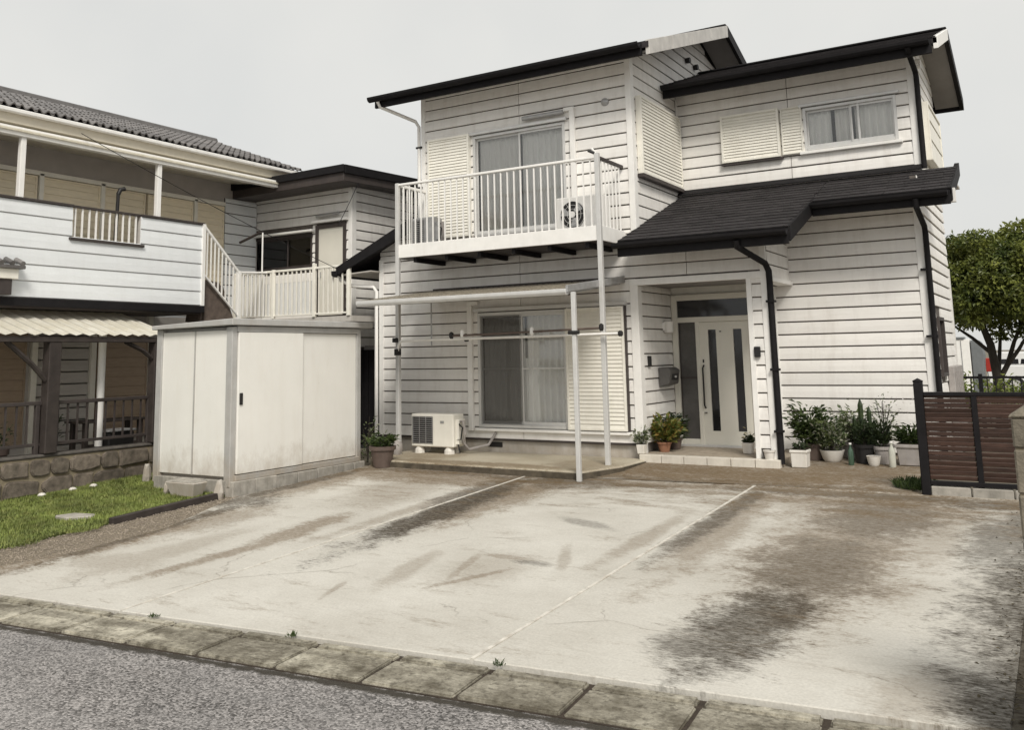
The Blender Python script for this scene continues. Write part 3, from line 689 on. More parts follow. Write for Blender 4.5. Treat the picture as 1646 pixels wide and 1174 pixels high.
MB().box(.0, 1.29, YD-.12, YD-.052, .14, .18).build('door_sill', ALU, door_frame, .004)
# windows
w1 = window(house, 0, *W1, [-1.965], [(-2.70, -1.97, .52, 2.16, CURT), (-1.93, -1.22, 1.40, 2.19, CURT), (-1.96, -1.21, .52, 1.52, LACE)], mid=1.36, screen=0)
MB().box(-2.80, -.17, -.10, .002, 2.262, 2.32).build('head_cover', ALU, w1, .004)
MB().box(-2.80, -.17, -.085, .002, .405, .448).build('window_sill', TRIM, w1, .004)
sb1 = louvres('shutter_box', house, 'x', -.022, SB1[0]+.02, SB1[1], SB1[2], SB1[3], pitch=.058, off=.06)
MB().box(SB1[1]+.004, SB1[1]+.024, -.08, -.02, .46, 2.25).build('shutter_edge', DARKBR, sb1)
w2 = window(house, 0, *W2, [-1.93], [(-2.72, -1.95, 3.55, 5.10, CURT), (-1.91, -1.13, 3.55, 5.10, LACE)], name='window')
MB().box(-2.84, -1.04, -.075, .002, 5.165, 5.215).build('head_cover', ALU, w2, .004)
sb2 = louvres('shutter_box', house, 'x', -.022, -3.66, -2.83, 3.50, 5.20, pitch=.050, off=.06)
w3 = window(house, YF3, *W3, [2.76], [(2.12, 2.46, 4.66, 5.24, LACE), (2.52, 2.75, 4.66, 5.24, CURT), (2.80, 3.36, 4.66, 5.24, LACE)])
MB().box(2.02, 3.46, YF3-.075, YF3+.0, 5.29, 5.335).build('head_cover', ALU, w3, .004)
MB().box(2.0, 3.46, YF3-.085, YF3+.0, 4.545, 4.59).build('window_sill', TRIM, w3, .004)
MB().box(2.86, 2.89, YF3-.015, YF3+.03, 4.64, 5.24).build('sash', ALU, w3)
sb3 = louvres('shutter_box', house, 'x', YF3-.022, .79, 1.715, 4.555, 5.33, pitch=.046, off=.07)
MB().box(.77, 1.74, YF3-.10, YF3-.02, 4.52, 4.55).build('shutter_ledge', DARKBR, sb3)
louvres('shutter_box', house, 'x', YF3-.022, 1.74, 2.055, 4.575, 5.32, pitch=.046, off=.03, frame=.02)
sb4 = louvres('shutter_box', house, 'y', .022, .16, YF3-.06, 4.22, 5.42, pitch=.052, off=.07)
MB().box(.022, .115, .14, YF3-.03, 4.165, 4.215).build('shutter_ledge', DARKBR, sb4)
# side window on the right wall
sw = MB().box(X3, X3+.06, 2.10, 2.15, 1.15, 2.0).box(X3, X3+.06, 2.70, 2.75, 1.15, 2.0).box(X3, X3+.06, 2.15, 2.70, 1.15, 1.2).box(X3, X3+.06, 2.15, 2.70, 1.95, 2.0).build('window', DARKBR, house)
MB().box(X3-.02, X3-.01, 2.15, 2.70, 1.2, 1.95).build('pane', GLASSD, sw)
lw = louvres('shutter_box', house, 'y', X3+.022, YF3+.55, YR-.35, 4.35, 5.25, pitch=.3, off=.09)
# --- roofs
def roof_slab(pts_top, th=.07, name='roof', mat=ROOF, par=house):
    return MB().hexa([(x, y, z-th) for x, y, z in pts_top], pts_top).build(name, mat, par)
def slates(par, x0, x1, ya, za, yb, zb, rows, wd, seed, cuts=None):
    """slates lapped up a slope that rises in +y; each slate its own piece"""
    rng = random.Random(seed); d = Vector((0, yb-ya, zb-za)); L = d.length; d.normalize(); n = Vector((0, -d.z, d.y)); cache = {}
    ex = L/rows
    for r in range(rows):
        off = (r % 2)*wd*.5+rng.uniform(-.03, .03)
        x = x0-off
        while x < x1-.01:
            a, b = max(x, x0), min(x+wd, x1); x += wd
            if cuts: 
                s_mid = (r+.5)/rows
                a, b = max(a, cuts(s_mid)[0]), min(b, cuts(s_mid)[1])
            if b-a < .03: continue
            k = round(b-a-.005, 3); base = Vector(((a+b)/2, ya, za))+d*(ex*r)+n*.004
            if k not in cache:
                h = k/2
                A = [Vector((-h, 0, 0))+n*o+d*q for o, q in ((.0, -.01), (.017, -.01), (.006, ex*.99), (.0, ex*.99))]
                B = [v+Vector((2*h, 0, 0)) for v in A]
                me = MB().hexa(A, B).mesh('slate', (0, 0, 0)); me.materials.append(ROOF); cache[k] = me
            inst('slate', cache[k], base+n*rng.uniform(0, .003), par)
# upper left gable roof, ridge along x
RX0, RX1 = -4.39, .56
zr = ZE+.045+SLP*3.85
rl = roof_slab([(RX0, -.57, ZE+.04), (RX1, -.57, ZE+.04), (RX1, 3.3, zr), (RX0, 3.3, zr)], .09)
roof_slab([(RX0, 3.3, zr), (RX1, 3.3, zr), (RX1, 7.15, ZE+.04), (RX0, 7.15, ZE+.04)], .09)
MB().box(RX0, .46, -.60, -.55, ZE-.16, ZE+.03).build('fascia', DARKTRIM, rl, .004)
gutter('gutter', rl, RX0-.06, .46, -.67, ZE+.005, r=.07)
MB().hexa([(RX0+.05, -.55, ZE-.12), (.40, -.55, ZE-.12), (.40, -.03, ZE+.07), (RX0+.05, -.03, ZE+.07)], [(RX0+.05, -.55, ZE-.10), (.40, -.55, ZE-.10), (.40, -.03, ZE+.09), (RX0+.05, -.03, ZE+.09)]).build('soffit', SOFFITW, rl)
def verge(par, x, y0, z0, y1, z1, h, t, mat, name='bargeboard', off=.012):
    return MB().hexa([(x-t, y0, z0-h), (x+off, y0, z0-h), (x+off, y0, z0+.02), (x-t, y0, z0+.02)], [(x-t, y1, z1-h), (x+off, y1, z1-h), (x+off, y1, z1+.02), (x-t, y1, z1+.02)]).build(name, mat, par, .004)
for i in range(4):
    a, b = i/4+.003, (i+1)/4
    verge(rl, RX1, -.57+3.87*a, ZE+.04+(zr-ZE-.04)*a, -.57+3.87*b, ZE+.04+(zr-ZE-.04)*b, .20, .05, VERGE)
verge(rl, RX1, 3.303, zr, 7.15, ZE+.04, .18, .05, DARKTRIM)
verge(rl, RX0+.04, -.57, ZE+.04, 3.3, zr, .18, .05, DARKTRIM, off=-.045)
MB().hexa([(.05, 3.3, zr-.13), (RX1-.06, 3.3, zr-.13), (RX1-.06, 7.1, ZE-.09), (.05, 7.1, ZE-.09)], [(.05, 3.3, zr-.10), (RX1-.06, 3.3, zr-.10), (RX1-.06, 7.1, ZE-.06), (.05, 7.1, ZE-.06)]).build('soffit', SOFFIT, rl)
MB().hexa([(.05, -.5, ZE-.10), (RX1-.06, -.5, ZE-.10), (RX1-.06, 3.28, zr-.13), (.05, 3.28, zr-.13)], [(.05, -.5, ZE-.07), (RX1-.06, -.5, ZE-.07), (RX1-.06, 3.28, zr-.10), (.05, 3.28, zr-.10)]).build('soffit', SOFFITW, rl)
MB().box(RX0, RX1, 3.22, 3.38, zr-.01, zr+.035).build('ridge_cap', DARKTRIM, rl, .01)
# upper right gable roof
ZR, SX1 = 5.86, 4.07
zq = ZR+.355*1.87
rr = roof_slab([(.03, 1.33, ZR), (SX1, 1.33, ZR), (SX1, 3.2, zq), (.03, 3.2, zq)], .08)
roof_slab([(.03, 3.2, zq), (SX1, 3.2, zq), (SX1, 5.15, ZR-.02), (.03, 5.15, ZR-.02)], .08)
slates(rr, .05, SX1-.01, 1.33, ZR, 3.2, zq, 8, .6, 1)
MB().box(.03, 4.0, 1.31, 1.35, ZR-.22, ZR-.01).build('fascia', DARKTRIM, rr, .004)
gutter('gutter', rr, .04, 3.98, 1.245, ZR-.03, r=.07)
MB().hexa([(.03, 1.35, ZR-.15), (3.98, 1.35, ZR-.15), (3.98, YF3-.03, ZR+.06), (.03, YF3-.03, ZR+.06)], [(.03, 1.35, ZR-.13), (3.98, 1.35, ZR-.13), (3.98, YF3-.03, ZR+.08), (.03, YF3-.03, ZR+.08)]).build('soffit', SOFFITW, rr)
verge(rr, SX1, 1.33, ZR, 3.2, zq, .16, .05, TRIM); verge(rr, SX1, 3.2, zq, 5.15, ZR-.02, .18, .05, DARKTRIM)
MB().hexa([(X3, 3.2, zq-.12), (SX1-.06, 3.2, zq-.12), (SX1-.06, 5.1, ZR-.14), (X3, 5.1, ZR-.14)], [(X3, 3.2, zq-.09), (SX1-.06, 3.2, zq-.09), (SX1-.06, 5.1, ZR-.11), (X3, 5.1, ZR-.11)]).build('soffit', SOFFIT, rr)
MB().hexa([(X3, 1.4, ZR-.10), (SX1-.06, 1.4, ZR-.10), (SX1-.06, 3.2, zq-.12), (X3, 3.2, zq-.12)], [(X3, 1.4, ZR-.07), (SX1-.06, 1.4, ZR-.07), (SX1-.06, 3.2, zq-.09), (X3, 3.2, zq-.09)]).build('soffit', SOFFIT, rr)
MB().box(.03, SX1+.01, 5.14, 5.18, ZR-.2, ZR-.02).build('fascia', DARKTRIM, rr)
MB().box(.03, SX1, 3.12, 3.28, zq+.005, zq+.04).build('ridge_cap', DARKTRIM, rr, .01)
# lower roof: porch part reaches further out than the right part
PY, PZ, GY, GZ = -.74, 3.10, .56, 3.59
TZ = 4.10; sl_ = (TZ-PZ)/(YF3-PY)
def zl(y): return PZ+sl_*(y-PY)
lr = MB().hexa([(.035, PY, PZ-.07), (2.385, PY, PZ-.07), (2.385, YF3, TZ-.07), (.035, YF3, TZ-.07)], [(.035, PY, PZ), (2.385, PY, PZ), (2.385, YF3, TZ), (.035, YF3, TZ)]).build('roof', ROOF, house)
MB().hexa([(2.385, GY, zl(GY)-.07), (4.13, GY, zl(GY)-.07), (4.13, YF3, TZ-.07), (2.385, YF3, TZ-.07)], [(2.385, GY, zl(GY)), (4.13, GY, zl(GY)), (4.13, YF3, TZ), (2.385, YF3, TZ)]).build('roof_plane', ROOF, lr)
MB().hexa([(X3+.03, YF3, TZ-.07), (4.13, YF3, TZ-.07), (4.13, YR, TZ-.07), (X3+.03, YR, TZ-.07)], [(X3+.03, YF3, TZ), (4.13, YF3, TZ), (4.13, YR, TZ), (X3+.03, YR, TZ)])
slates(lr, .045, 2.38, PY, PZ, YF3, TZ, 16, .46, 2)
slates(lr, 2.39, 4.12, GY, zl(GY), YF3, TZ, 8, .46, 4)
MB().box(.04, 2.37, PY-.02, PY+.02, PZ-.21, PZ-.015).build('fascia', DARKTRIM, lr, .004)
gutter('gutter', lr, .0, 2.37, PY-.085, PZ-.03, r=.065)
MB().box(2.40, 4.12, GY-.02, GY+.02, zl(GY)-.20, zl(GY)-.015).build('fascia', DARKTRIM, lr, .004)
gutter('gutter', lr, 2.40, 4.10, GY-.085, zl(GY)-.03, r=.065)
verge(lr, 2.385, PY, PZ, GY+.02, zl(GY), .18, .05, DARKTRIM); verge(lr, 4.13, GY, zl(GY), YF3+.2, TZ+.07, .17, .05, DARKTRIM)
MB().box(4.02, 4.17, GY+.1, GY+.2, zl(GY)-.16, zl(GY)+.02).build('verge_end', TRIM, lr)
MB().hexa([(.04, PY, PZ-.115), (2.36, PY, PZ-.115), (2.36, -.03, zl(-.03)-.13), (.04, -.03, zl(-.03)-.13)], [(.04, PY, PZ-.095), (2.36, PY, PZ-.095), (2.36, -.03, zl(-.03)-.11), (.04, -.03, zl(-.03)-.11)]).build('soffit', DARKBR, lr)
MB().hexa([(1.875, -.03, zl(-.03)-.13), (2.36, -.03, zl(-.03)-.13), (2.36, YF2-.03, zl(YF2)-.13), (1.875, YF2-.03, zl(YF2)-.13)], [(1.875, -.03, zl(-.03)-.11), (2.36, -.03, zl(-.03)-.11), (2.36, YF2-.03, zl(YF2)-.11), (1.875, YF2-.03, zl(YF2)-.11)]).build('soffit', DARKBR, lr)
MB().hexa([(2.385, GY, zl(GY)-.115), (4.1, GY, zl(GY)-.115), (4.1, YF2, zl(YF2)-.13), (2.385, YF2, zl(YF2)-.13)], [(2.385, GY, zl(GY)-.095), (4.1, GY, zl(GY)-.095), (4.1, YF2, zl(YF2)-.11), (2.385, YF2, zl(YF2)-.11)]).build('soffit', SOFFITW, lr)
MB().box(X3+.035, 4.12, YF2, YF3+.2, TZ-.30, TZ-.27).build('soffit', SOFFITW, lr)
MB().hexa([(.03, YF3-.14, TZ+.0), (X3+.04, YF3-.14, TZ+.0), (X3+.04, YF3-.025, TZ+.05), (.03, YF3-.025, TZ+.05)], [(.03, YF3-.14, TZ+.018), (X3+.04, YF3-.14, TZ+.018), (X3+.04, YF3-.025, TZ+.1), (.03, YF3-.025, TZ+.1)]).build('flashing', DARKTRIM, lr)
# lean-to roof on the left
l2 = MB().hexa([(-5.45, -.32, 3.06), (-5.45, 6.6, 3.06), (XL, 6.6, 3.80), (XL, -.32, 3.80)], [(-5.45, -.32, 3.13), (-5.45, 6.6, 3.13), (XL, 6.6, 3.87), (XL, -.32, 3.87)]).build('roof', ROOF, house)
MB().hexa([(-5.47, -.34, 2.99), (-5.47, -.30, 2.99), (-5.47, -.30, 3.14), (-5.47, -.34, 3.14)], [(XL, -.34, 3.66), (XL, -.30, 3.66), (XL, -.30, 3.88), (XL, -.34, 3.88)]).build('bargeboard', DARKTRIM, l2, .003)
MB().prism_y([(-5.56, 3.08), (-5.55, 3.0), (-5.49, 2.97), (-5.43, 3.0), (-5.42, 3.08)], -.36, 6.6).build('gutter', DARKTRIM, l2)
MB().hexa([(-5.40, -.28, 3.0), (-5.40, 6.5, 3.0), (XG, 6.5, 3.03), (XG, -.28, 3.03)], [(-5.40, -.28, 3.02), (-5.40, 6.5, 3.02), (XG, 6.5, 3.05), (XG, -.28, 3.05)]).build('soffit', SOFFITW, l2)
siding(house, 'x', .0, XG, XL+.02, 3.31, 3.85, top=lambda a: 3.09+(a+5.45)*.445, start=3.19)
tube('downpipe', TRIM, l2, [(-5.48, -.25, 3.0), (-5.48, -.2, 2.93), (-5.3, -.1, 2.82), (-4.85, -.06, 2.78), (-4.80, -.05, 2.70), (-4.80, -.05, .2)], .032)
# downpipes
tube('downpipe', TRIM, house, [(-4.28, -.66, 5.86), (-4.28, -.6, 5.78), (-3.93, -.06, 5.58), (-3.88, -.03, 5.48), (-3.88, -.03, 3.9)], .03)
for z in (5.1, 4.4): MB().box(-3.93, -3.81, -.06, .0, z, z+.03).build('pipe_bracket', BLACK, house)
tube('downpipe', DARKTRIM, house, [(3.70, 1.25, 5.76), (3.70, 1.28, 5.70), (3.71, 1.82, 5.56), (3.715, 1.86, 5.48), (3.715, 1.86, 4.12)], .038)
tube('downpipe', DARKTRIM, house, [(3.715, .48, zl(GY)-.1), (3.715, .5, zl(GY)-.2), (3.72, 1.16, 3.20), (3.72, 1.22, 3.1), (3.72, 1.22, .12)], .038)
for z in (2.6, 1.7, .8): MB().box(3.62, 3.765, 1.19, 1.26, z, z+.03).build('pipe_bracket', DARKTRIM, house)
tube('downpipe', DARKTRIM, house, [(1.72, -.8, PZ-.12), (1.72, -.78, PZ-.2), (1.89, -.12, 2.72), (1.915, -.06, 2.62), (1.915, -.05, 2.5), (1.925, -.05, .1)], .042)
for z in (2.2, 1.3, .5): MB().box(1.86, 1.975, -.10, .0, z, z+.03).build('pipe_bracket', DARKTRIM, house)
# fittings on the walls
def dome(name, c, r, mat, par):
    m_ = MB(); n = 14
    for i in range(5):
        a = i/4*1.5; 
        for j in range(n): q = 6.283*j/n; m_.v.append((c[0]+r*math.cos(a)*math.cos(q), c[1]-r*math.sin(a)*.8, c[2]+r*math.cos(a)*math.sin(q)))
    for i in range(4):
        for j in range(n): m_.f.append((i*n+j, i*n+(j+1) % n, (i+1)*n+(j+1) % n, (i+1)*n+j))
    m_.f.append(tuple(range(4*n, 5*n))); return m_.build(name, mat, par, smooth=True)
dome('vent_cap', (-.39, -.02, 5.35), .065, GREYM, house)
tube('awning_roll', GREYM, house, [(-1.80, -.09, 5.29), (-1.08, -.09, 5.29)], .035)
MB().box(-1.085, -.90, -.075, -.02, 5.30, 5.36).box(-.985, -.90, -.075, -.02, 3.75, 5.30).build('duct_cover', TRIM, house, .006)
MB().box(-2.925, -2.835, -.085, -.02, .40, 2.37).box(-2.925, -2.72, -.085, -.02, 2.37, 2.44).build('duct_cover', TRIM, house, .008)
MB().lathe([(.045, 0), (.055, .02), (.05, .05), (.0, .06)], (-2.93, -.06, 1.80)).build('outside_tap_box', BLACK, house)
def pipe_to_wall(x, y, z): pass
mbx = MB().box(1.655, 1.735, -.075, -.03, 1.48, 1.62); mtr = mbx.build('meter_box', BLACK, house, .008)
lamp = MB().lathe([(.03, 0), (.07, .01), (.075, .17), (.05, .19), (0.001, .19)], (.065, 1.0, 1.86)); lamp.build('porch_lamp', plain('lamp_glass', (.72, .70, .66), .3, .03, 4, bmp=0), house, smooth=True)
MB().box(-.005, .03, .93, 1.07, 1.90, 2.02).build('lamp_bracket', TRIM, house)
ic = MB().box(-.008, .022, .27, .37, 1.37, 1.52).build('intercom', BLACK, house, .006)
MB().lathe([(.03, 0), (.03, .01)], (.02, .86, 2.3)).build('ceiling_fitting', TRIM, house)
# gable vents high on the side walls
for (y, z) in ((2.55, 6.62), (2.95, 6.60)): tube('cable_knob', BLACK, house, [(.03, y, z), (.10, y, z)], .05)
for z in (5.78, 5.70): tube('cable_knob', TRIM, house, [(X3+.03, 2.1, z), (X3+.12, 2.1, z)], .035)
# brown letter box
mbx = thing('letter_box', (.1, .9, 1.02), 'dark brown wall letter box beside the front door', 'letter box')
MB().prism_y([(.0, 1.05), (.16, 1.10), (.19, 1.30), (.13, 1.345), (.0, 1.345)], .66, 1.06).build('body', plain('letter_box_grey', (.10, .095, .09), .5, .1, 8, bmp=.05), mbx, .01)
MB().box(.165, .185, .74, .98, 1.16, 1.25).build('flap', BLACK, mbx, .004); MB().box(.186, .195, .84, .90, 1.19, 1.22).build('lock', ALU, mbx)

t_ = thing('utility_cabinet', (3.8, 3.6, 0), 'beige ribbed metal cabinet against the right side wall of the house', 'cabinet')
MB().box(3.672, 3.76, 2.9, 4.2, .02, 1.28).build('body', POTG, t_, .01)
for i in range(5): MB().box(3.761, 3.772, 3.0+i*.25, 3.06+i*.25, .1, 1.2).build('rib', POTG, t_)
# ------------------------------------------------------------------ balcony
bal = thing('balcony', (-1.9, -.5, 3.1), 'white metal balcony with upright bars on two tall posts', 'balcony')
BX0, BX1, BY = -3.68, -.157, -.883; RZ = 4.32
MB().box(BX0, BX1, BY+.03, -.03, 3.12, 3.20).build('deck', DARKBR, bal)
for (a, b, c, d) in ((BX0, BX1, BY-.02, BY+.02), (BX0-.02, BX0+.02, BY+.021, -.03), (BX1-.02, BX1+.02, BY+.021, -.03)):
    MB().box(a, b, c, d, 3.13, 3.34).build('fascia', TRIM, bal, .004)
MB().box(BX0, BX1, BY-.028, BY+.028, RZ-.028, RZ+.010).build('top_rail', TRIM, bal, .008)
for x in (BX0, BX1): MB().box(x-.025, x+.025, BY+.03, -.03, RZ-.035, RZ+.012).build('top_rail', TRIM if x < -1 else DARKBR, bal, .006)
bar = MB().box(-.009, .009, -.009, .009, 3.34, RZ-.035).mesh('baluster', (0, 0, 3.34)); bar.materials.append(TRIM)
nb = 31
for i in range(1, nb):
    inst('baluster', bar, (BX0+(BX1-BX0)*i/nb, BY, 3.34), bal)
for x in (BX0, BX1):
    for i in range(1, 7): inst('baluster', bar, (x, BY+(-.03-BY)*i/7, 3.34), bal)
MB().box(BX0-.038, BX0+.028, BY-.038, BY+.028, .06, RZ+.02).build('post', ALU, bal, .006)
MB().box(BX1-.033, BX1+.033, BY-.038, BY+.028, .06, RZ+.05).build('post', ALU, bal, .006)
for i in range(6):
    x = BX0+.3+i*.6; MB().box(x-.03, x+.03, BY+.04, -.04, 3.05, 3.118).build('joist', DARKTRIM, bal)
tube('rail_hook', TRIM, bal, [(BX1-.02, BY, RZ+.04), (BX1-.07, BY-.03, RZ+.12)], .02); tube('rail_hook', BLACK, bal, [(BX1-.03, BY-.02, RZ+.05), (BX1-.11, BY-.06, RZ+.09)], .022)

# ------------------------------------------------------------------ air conditioner units
def aircon(x, y, z, wd, h, label, grille='square', feet=True, rot=0, d=.30, mat=CREAM):
    t = thing('air_conditioner_unit', (x, y, z), label, 'air conditioner', 'outdoor air conditioner units')
    o = MB().box(x-wd/2, x+wd/2, y-d/2, y+d/2, z+.10, z+h).build('casing', mat, t, .015)
    if grille == 'square':
        MB().box(x-wd/2+.03, x+.02, y-d/2-.006, y-d/2-.001, z+.15, z+h-.04).build('fan_recess', BLACK, t)
        m_ = MB()
        for i in range(13): zz = z+.165+i*(h-.22)/12; m_.box(x-wd/2+.03, x+.02, y-d/2-.016, y-d/2-.007, zz-.004, zz+.004)
        for i in range(4): xx = x-wd/2+.05+i*(wd/2-.03)/3; m_.box(xx-.004, xx+.004, y-d/2-.020, y-d/2-.0165, z+.15, z+h-.04)
        m_.build('grille', GREYM, t)
        MB().box(x+.16, x+.23, y-d/2-.004, y-d/2-.001, z+h-.14, z+h-.10).build('badge', GREYM, t)
        MB().box(x+wd/2-.02, x+wd/2+.05, y-.08, y+.12, z+.14, z+h-.08).build('valve_cover', mat, t, .01)
        tube('refrigerant_pipe', POTG, t, [(x+wd/2+.02, y-.02, z+h-.12), (x+wd/2+.12, y-.05, z+h-.1), (x+wd/2+.15, y-.05, z+h-.3), (x+wd/2+.08, y, z+.18), (x+wd/2+.12, y+.1, z+.06), (x+wd/2+.35, y+.3, z+.12), (x+wd/2+.42, y+.42, z+.3)], .022, 8)
        tube('drain_hose', BLACK, t, [(x+wd/2+.05, y-.06, z+h-.15), (x+wd/2+.13, y-.09, z+h-.2), (x+wd/2+.10, y-.09, z+h-.38), (x+wd/2+.02, y-.07, z+.22), (x+wd/2+.06, y-.06, z+.02)], .012, 8)
    else:
        rr_ = h*.30; cx_, cz_ = x-wd*.12, z+.10+(h-.1)*.52
        tmp = MB().tube([(cx_, y-d/2-.002, cz_), (cx_, y-d/2-.012, cz_)], rr_, 28).build('fan_recess', BLACK, t)
        ring = MB()
        for k in range(3): ring.tube(arc((cx_, y-d/2-.022, cz_), rr_*(.42+.29*k), 0, 6.283, 24), .0025, 5)
        for k in range(6):
            a = k*1.047; ring.tube([(cx_+.1*rr_*math.cos(a), y-d/2-.024, cz_+.1*rr_*math.sin(a)), (cx_+rr_*math.cos(a), y-d/2-.024, cz_+rr_*math.sin(a))], .002, 5)
        ring.build('grille', TRIM, t)
        MB().tube([(cx_, y-d/2-.02, cz_), (cx_, y-d/2-.034, cz_)], rr_*.24, 16).build('fan_hub', TRIM, t)
        for k in range(3):
            a = k*2.094+.5; u = Vector((math.cos(a), 0, math.sin(a))); v = Vector((-math.sin(a), 0, math.cos(a))); c0 = Vector((cx_, y-d/2-.014, cz_))
            MB().hexa([c0+u*.05, c0+u*rr_*.9-v*.02, c0+u*rr_*.85+v*.11, c0+u*.05+v*.05], [p+Vector((0, -.002, 0)) for p in (c0+u*.05, c0+u*rr_*.9-v*.02, c0+u*rr_*.85+v*.11, c0+u*.05+v*.05)]).build('fan_blade', GREYM, t)
    if feet:
        for s_x in (-.28, .28):
            MB().lathe([(.085, 0), (.08, .05), (.05, .10), (.0, .10)], (x+s_x*wd/.8, y-.08, z-.0), 10).build('foot_block', POTW, t)
            MB().box(x+s_x*wd/.8-.05, x+s_x*wd/.8+.05, y+.04, y+.14, z, z+.1).build('foot_block', POTW, t)
    return t
aircon(-3.26, -.45, .086, .80, .60, 'beige air conditioner unit on the terrace slab under the balcony')
aircon(-.66, -.36, 3.20, .74, .66, 'white unit with round fan on the right of the balcony', 'round', mat=TRIM, feet=False)
aircon(-3.42, -.45, 3.20, .42, .60, 'small dark-fronted unit in the left corner of the balcony', 'square', mat=GREYM, feet=False, d=.26)

# ------------------------------------------------------------------ terrace canopy, laundry poles
can = thing('terrace_canopy', (-1.9, -1.0, 2.36), 'sloping translucent terrace canopy with white gutter over the sliding window', 'canopy')
CX0, CX1, CY, CZ, WZ = -3.70, -.20, -1.82, 2.36, 2.64
k = 70; mb = MB()
for i in range(k+1):
    x = CX0+(CX1-CX0)*i/k; o = .008*(1 if i % 2 else -1); mb.v += [(x, CY, CZ+.05+o), (x, -.05, WZ+.0+o)]
for i in range(k): mb.f.append((2*i, 2*i+2, 2*i+3, 2*i+1))
mb.build('corrugated_sheet', POLYD, can, recalc=False)
MB().prism_x([(CY-.085, CZ+.045), (CY-.085, CZ+.0), (CY-.06, CZ-.035), (CY+.0, CZ-.035), (CY+.03, CZ+.0), (CY+.03, CZ+.045)], CX0, CX1).build('gutter', ALU, can, .006)
MB().box(CX0+.1, CX1, -.06, -.024, WZ-.05, WZ+.035).build('wall_rail', DARKBR, can, .003)
for i in range(5):
    x = CX0+.06+(CX1-CX0-.12)*i/4
    MB().hexa([(x-.018, CY+.04, CZ-.02), (x+.018, CY+.04, CZ-.02), (x+.018, CY+.04, CZ+.04), (x-.018, CY+.04, CZ+.04)], [(x-.018, -.06, WZ-.075), (x+.018, -.06, WZ-.075), (x+.018, -.06, WZ-.015), (x-.018, -.06, WZ-.015)]).build('rafter', GREYM, can)
MB().hexa([(CX1-.01, CY-.06, CZ-.0), (CX1+.02, CY-.06, CZ-.0), (CX1+.02, CY-.06, CZ+.09), (CX1-.01, CY-.06, CZ+.09)], [(CX1-.01, -.03, WZ-.05), (CX1+.02, -.03, WZ-.05), (CX1+.02, -.03, WZ+.05), (CX1-.01, -.03, WZ+.05)]).build('end_cover', GREYM, can, .004)
MB().box(-.158, -.100, CY-.029, CY+.029, -.02, CZ-.0).build('post', ALU, can, .006)
tube('hanger_rod', GREYM, can, [(-3.05, -.88, 2.45), (-3.05, -.88, 1.74)], .012, 8)
lp = thing('laundry_pole', (-1.8, -.95, 1.80), 'long pale laundry pole hung between the balcony posts', 'laundry pole')
tube('pole', TRIM, lp, [(-3.62, -.99, 1.66), (-3.60, -.99, 1.76), (-3.56, -.99, 1.81), (-3.48, -.99, 1.82), (.12, -.99, 1.83)], .020)
MB().box(-3.66, -3.60, -1.03, -.92, 1.60, 1.70).build('end_bracket', BLACK, lp, .005); MB().box(-3.72, -3.66, -1.0, -.90, 1.80, 1.87).build('end_bracket', BLACK, lp, .005)
MB().lathe([(.02, 0), (.035, .02), (.035, .06), (.015, .08)], (.14, -.99, 1.79)).build('end_cap', BLACK, lp)
lp2 = thing('laundry_pole', (-1.5, -1.35, 1.88), 'shorter brown laundry pole with white pegs before the sliding window', 'laundry pole')
tube('pole', POTB, lp2, [(-2.35, -1.35, 1.86), (.02, -1.35, 1.90)], .015)
for x in (-2.17, -1.02): 
    MB().lathe([(.012, -.03), (.03, .0), (.03, .07), (.01, .09)], (x, -1.35, 1.86), 8).build('peg', TRIM, lp2)
for x, z in ((-2.36, 1.86), (.03, 1.90)): MB().lathe([(.02, -.03), (.034, .0), (.034, .05), (.01, .07)], (x, -1.35, z-.01), 8).build('end_cap', BLACK, lp2)
lpt = tube('post_clamp', BLACK, can, [(-.2, CY-.03, 1.84), (-.05, CY-.03, 1.84)], .025)

# ------------------------------------------------------------------ white garden shed
shed = thing('garden_shed', (-4.65, -2.8, 0), 'white metal garden shed with sliding doors on a block base', 'shed')
SX0, SX1_, SY0, SY1 = -5.36, -3.92, -4.06, -1.55
MB().box(SX0+.02, SX1_-.06, SY0+.06, SY1-.02, .02, 2.0).build('inner_wall', SHEDG, shed)
for (a, b) in ((SX0+.04, -4.645), (-4.63, SX1_-.10)):
    m_ = MB().box(a, b, SY0, SY0+.058, .10, 1.96); m_.build('wall_panel', SHEDM, shed, .006)
MB().box(-4.647, -4.628, SY0-.008, SY0+.05, .10, 1.96).build('panel_joint', SHEDG, shed)
for (x, y) in ((SX1_-.05, SY0+.02), (SX1_-.05, SY1-.02), (SX0+.02, SY0+.02)):
    MB().box(x-.05, x+.06, y-.045, y+.045, -.02, 2.0).build('corner_post', SHEDG, shed, .006)
MB().box(SX1_-.005, SX1_+.035, SY0+.07, -2.80, .13, 1.93).build('door', SHEDM, shed, .006)
MB().box(SX1_-.05, SX1_-.008, -2.84, SY1-.07, .13, 1.93).build('door', SHEDM, shed, .006)
MB().box(SX1_+.036, SX1_+.052, SY0+.09, SY0+.14, 1.0, 1.15).build('door_handle', BLACK, shed, .004)
MB().box(SX1_-.06, SX1_+.045, SY0+.05, SY1-.05, .05, .12).build('door_track', SHEDG, shed, .004)
MB().box(SX1_-.06, SX1_+.03, SY0+.05, SY1-.05, 1.935, 2.01).build('door_header', SHEDG, shed, .004)
rf = MB().hexa([(SX0-.05, SY0-.10, 2.0), (SX1_+.09, SY0-.10, 2.02), (SX1_+.09, SY1+.22, 2.02), (SX0-.05, SY1+.22, 2.0)], [(SX0-.05, SY0-.10, 2.055), (SX1_+.09, SY0-.10, 2.105), (SX1_+.09, SY1+.22, 2.105), (SX0-.05, SY1+.22, 2.055)]).build('roof', SHEDG, shed, .008)
rng = random.Random(2)
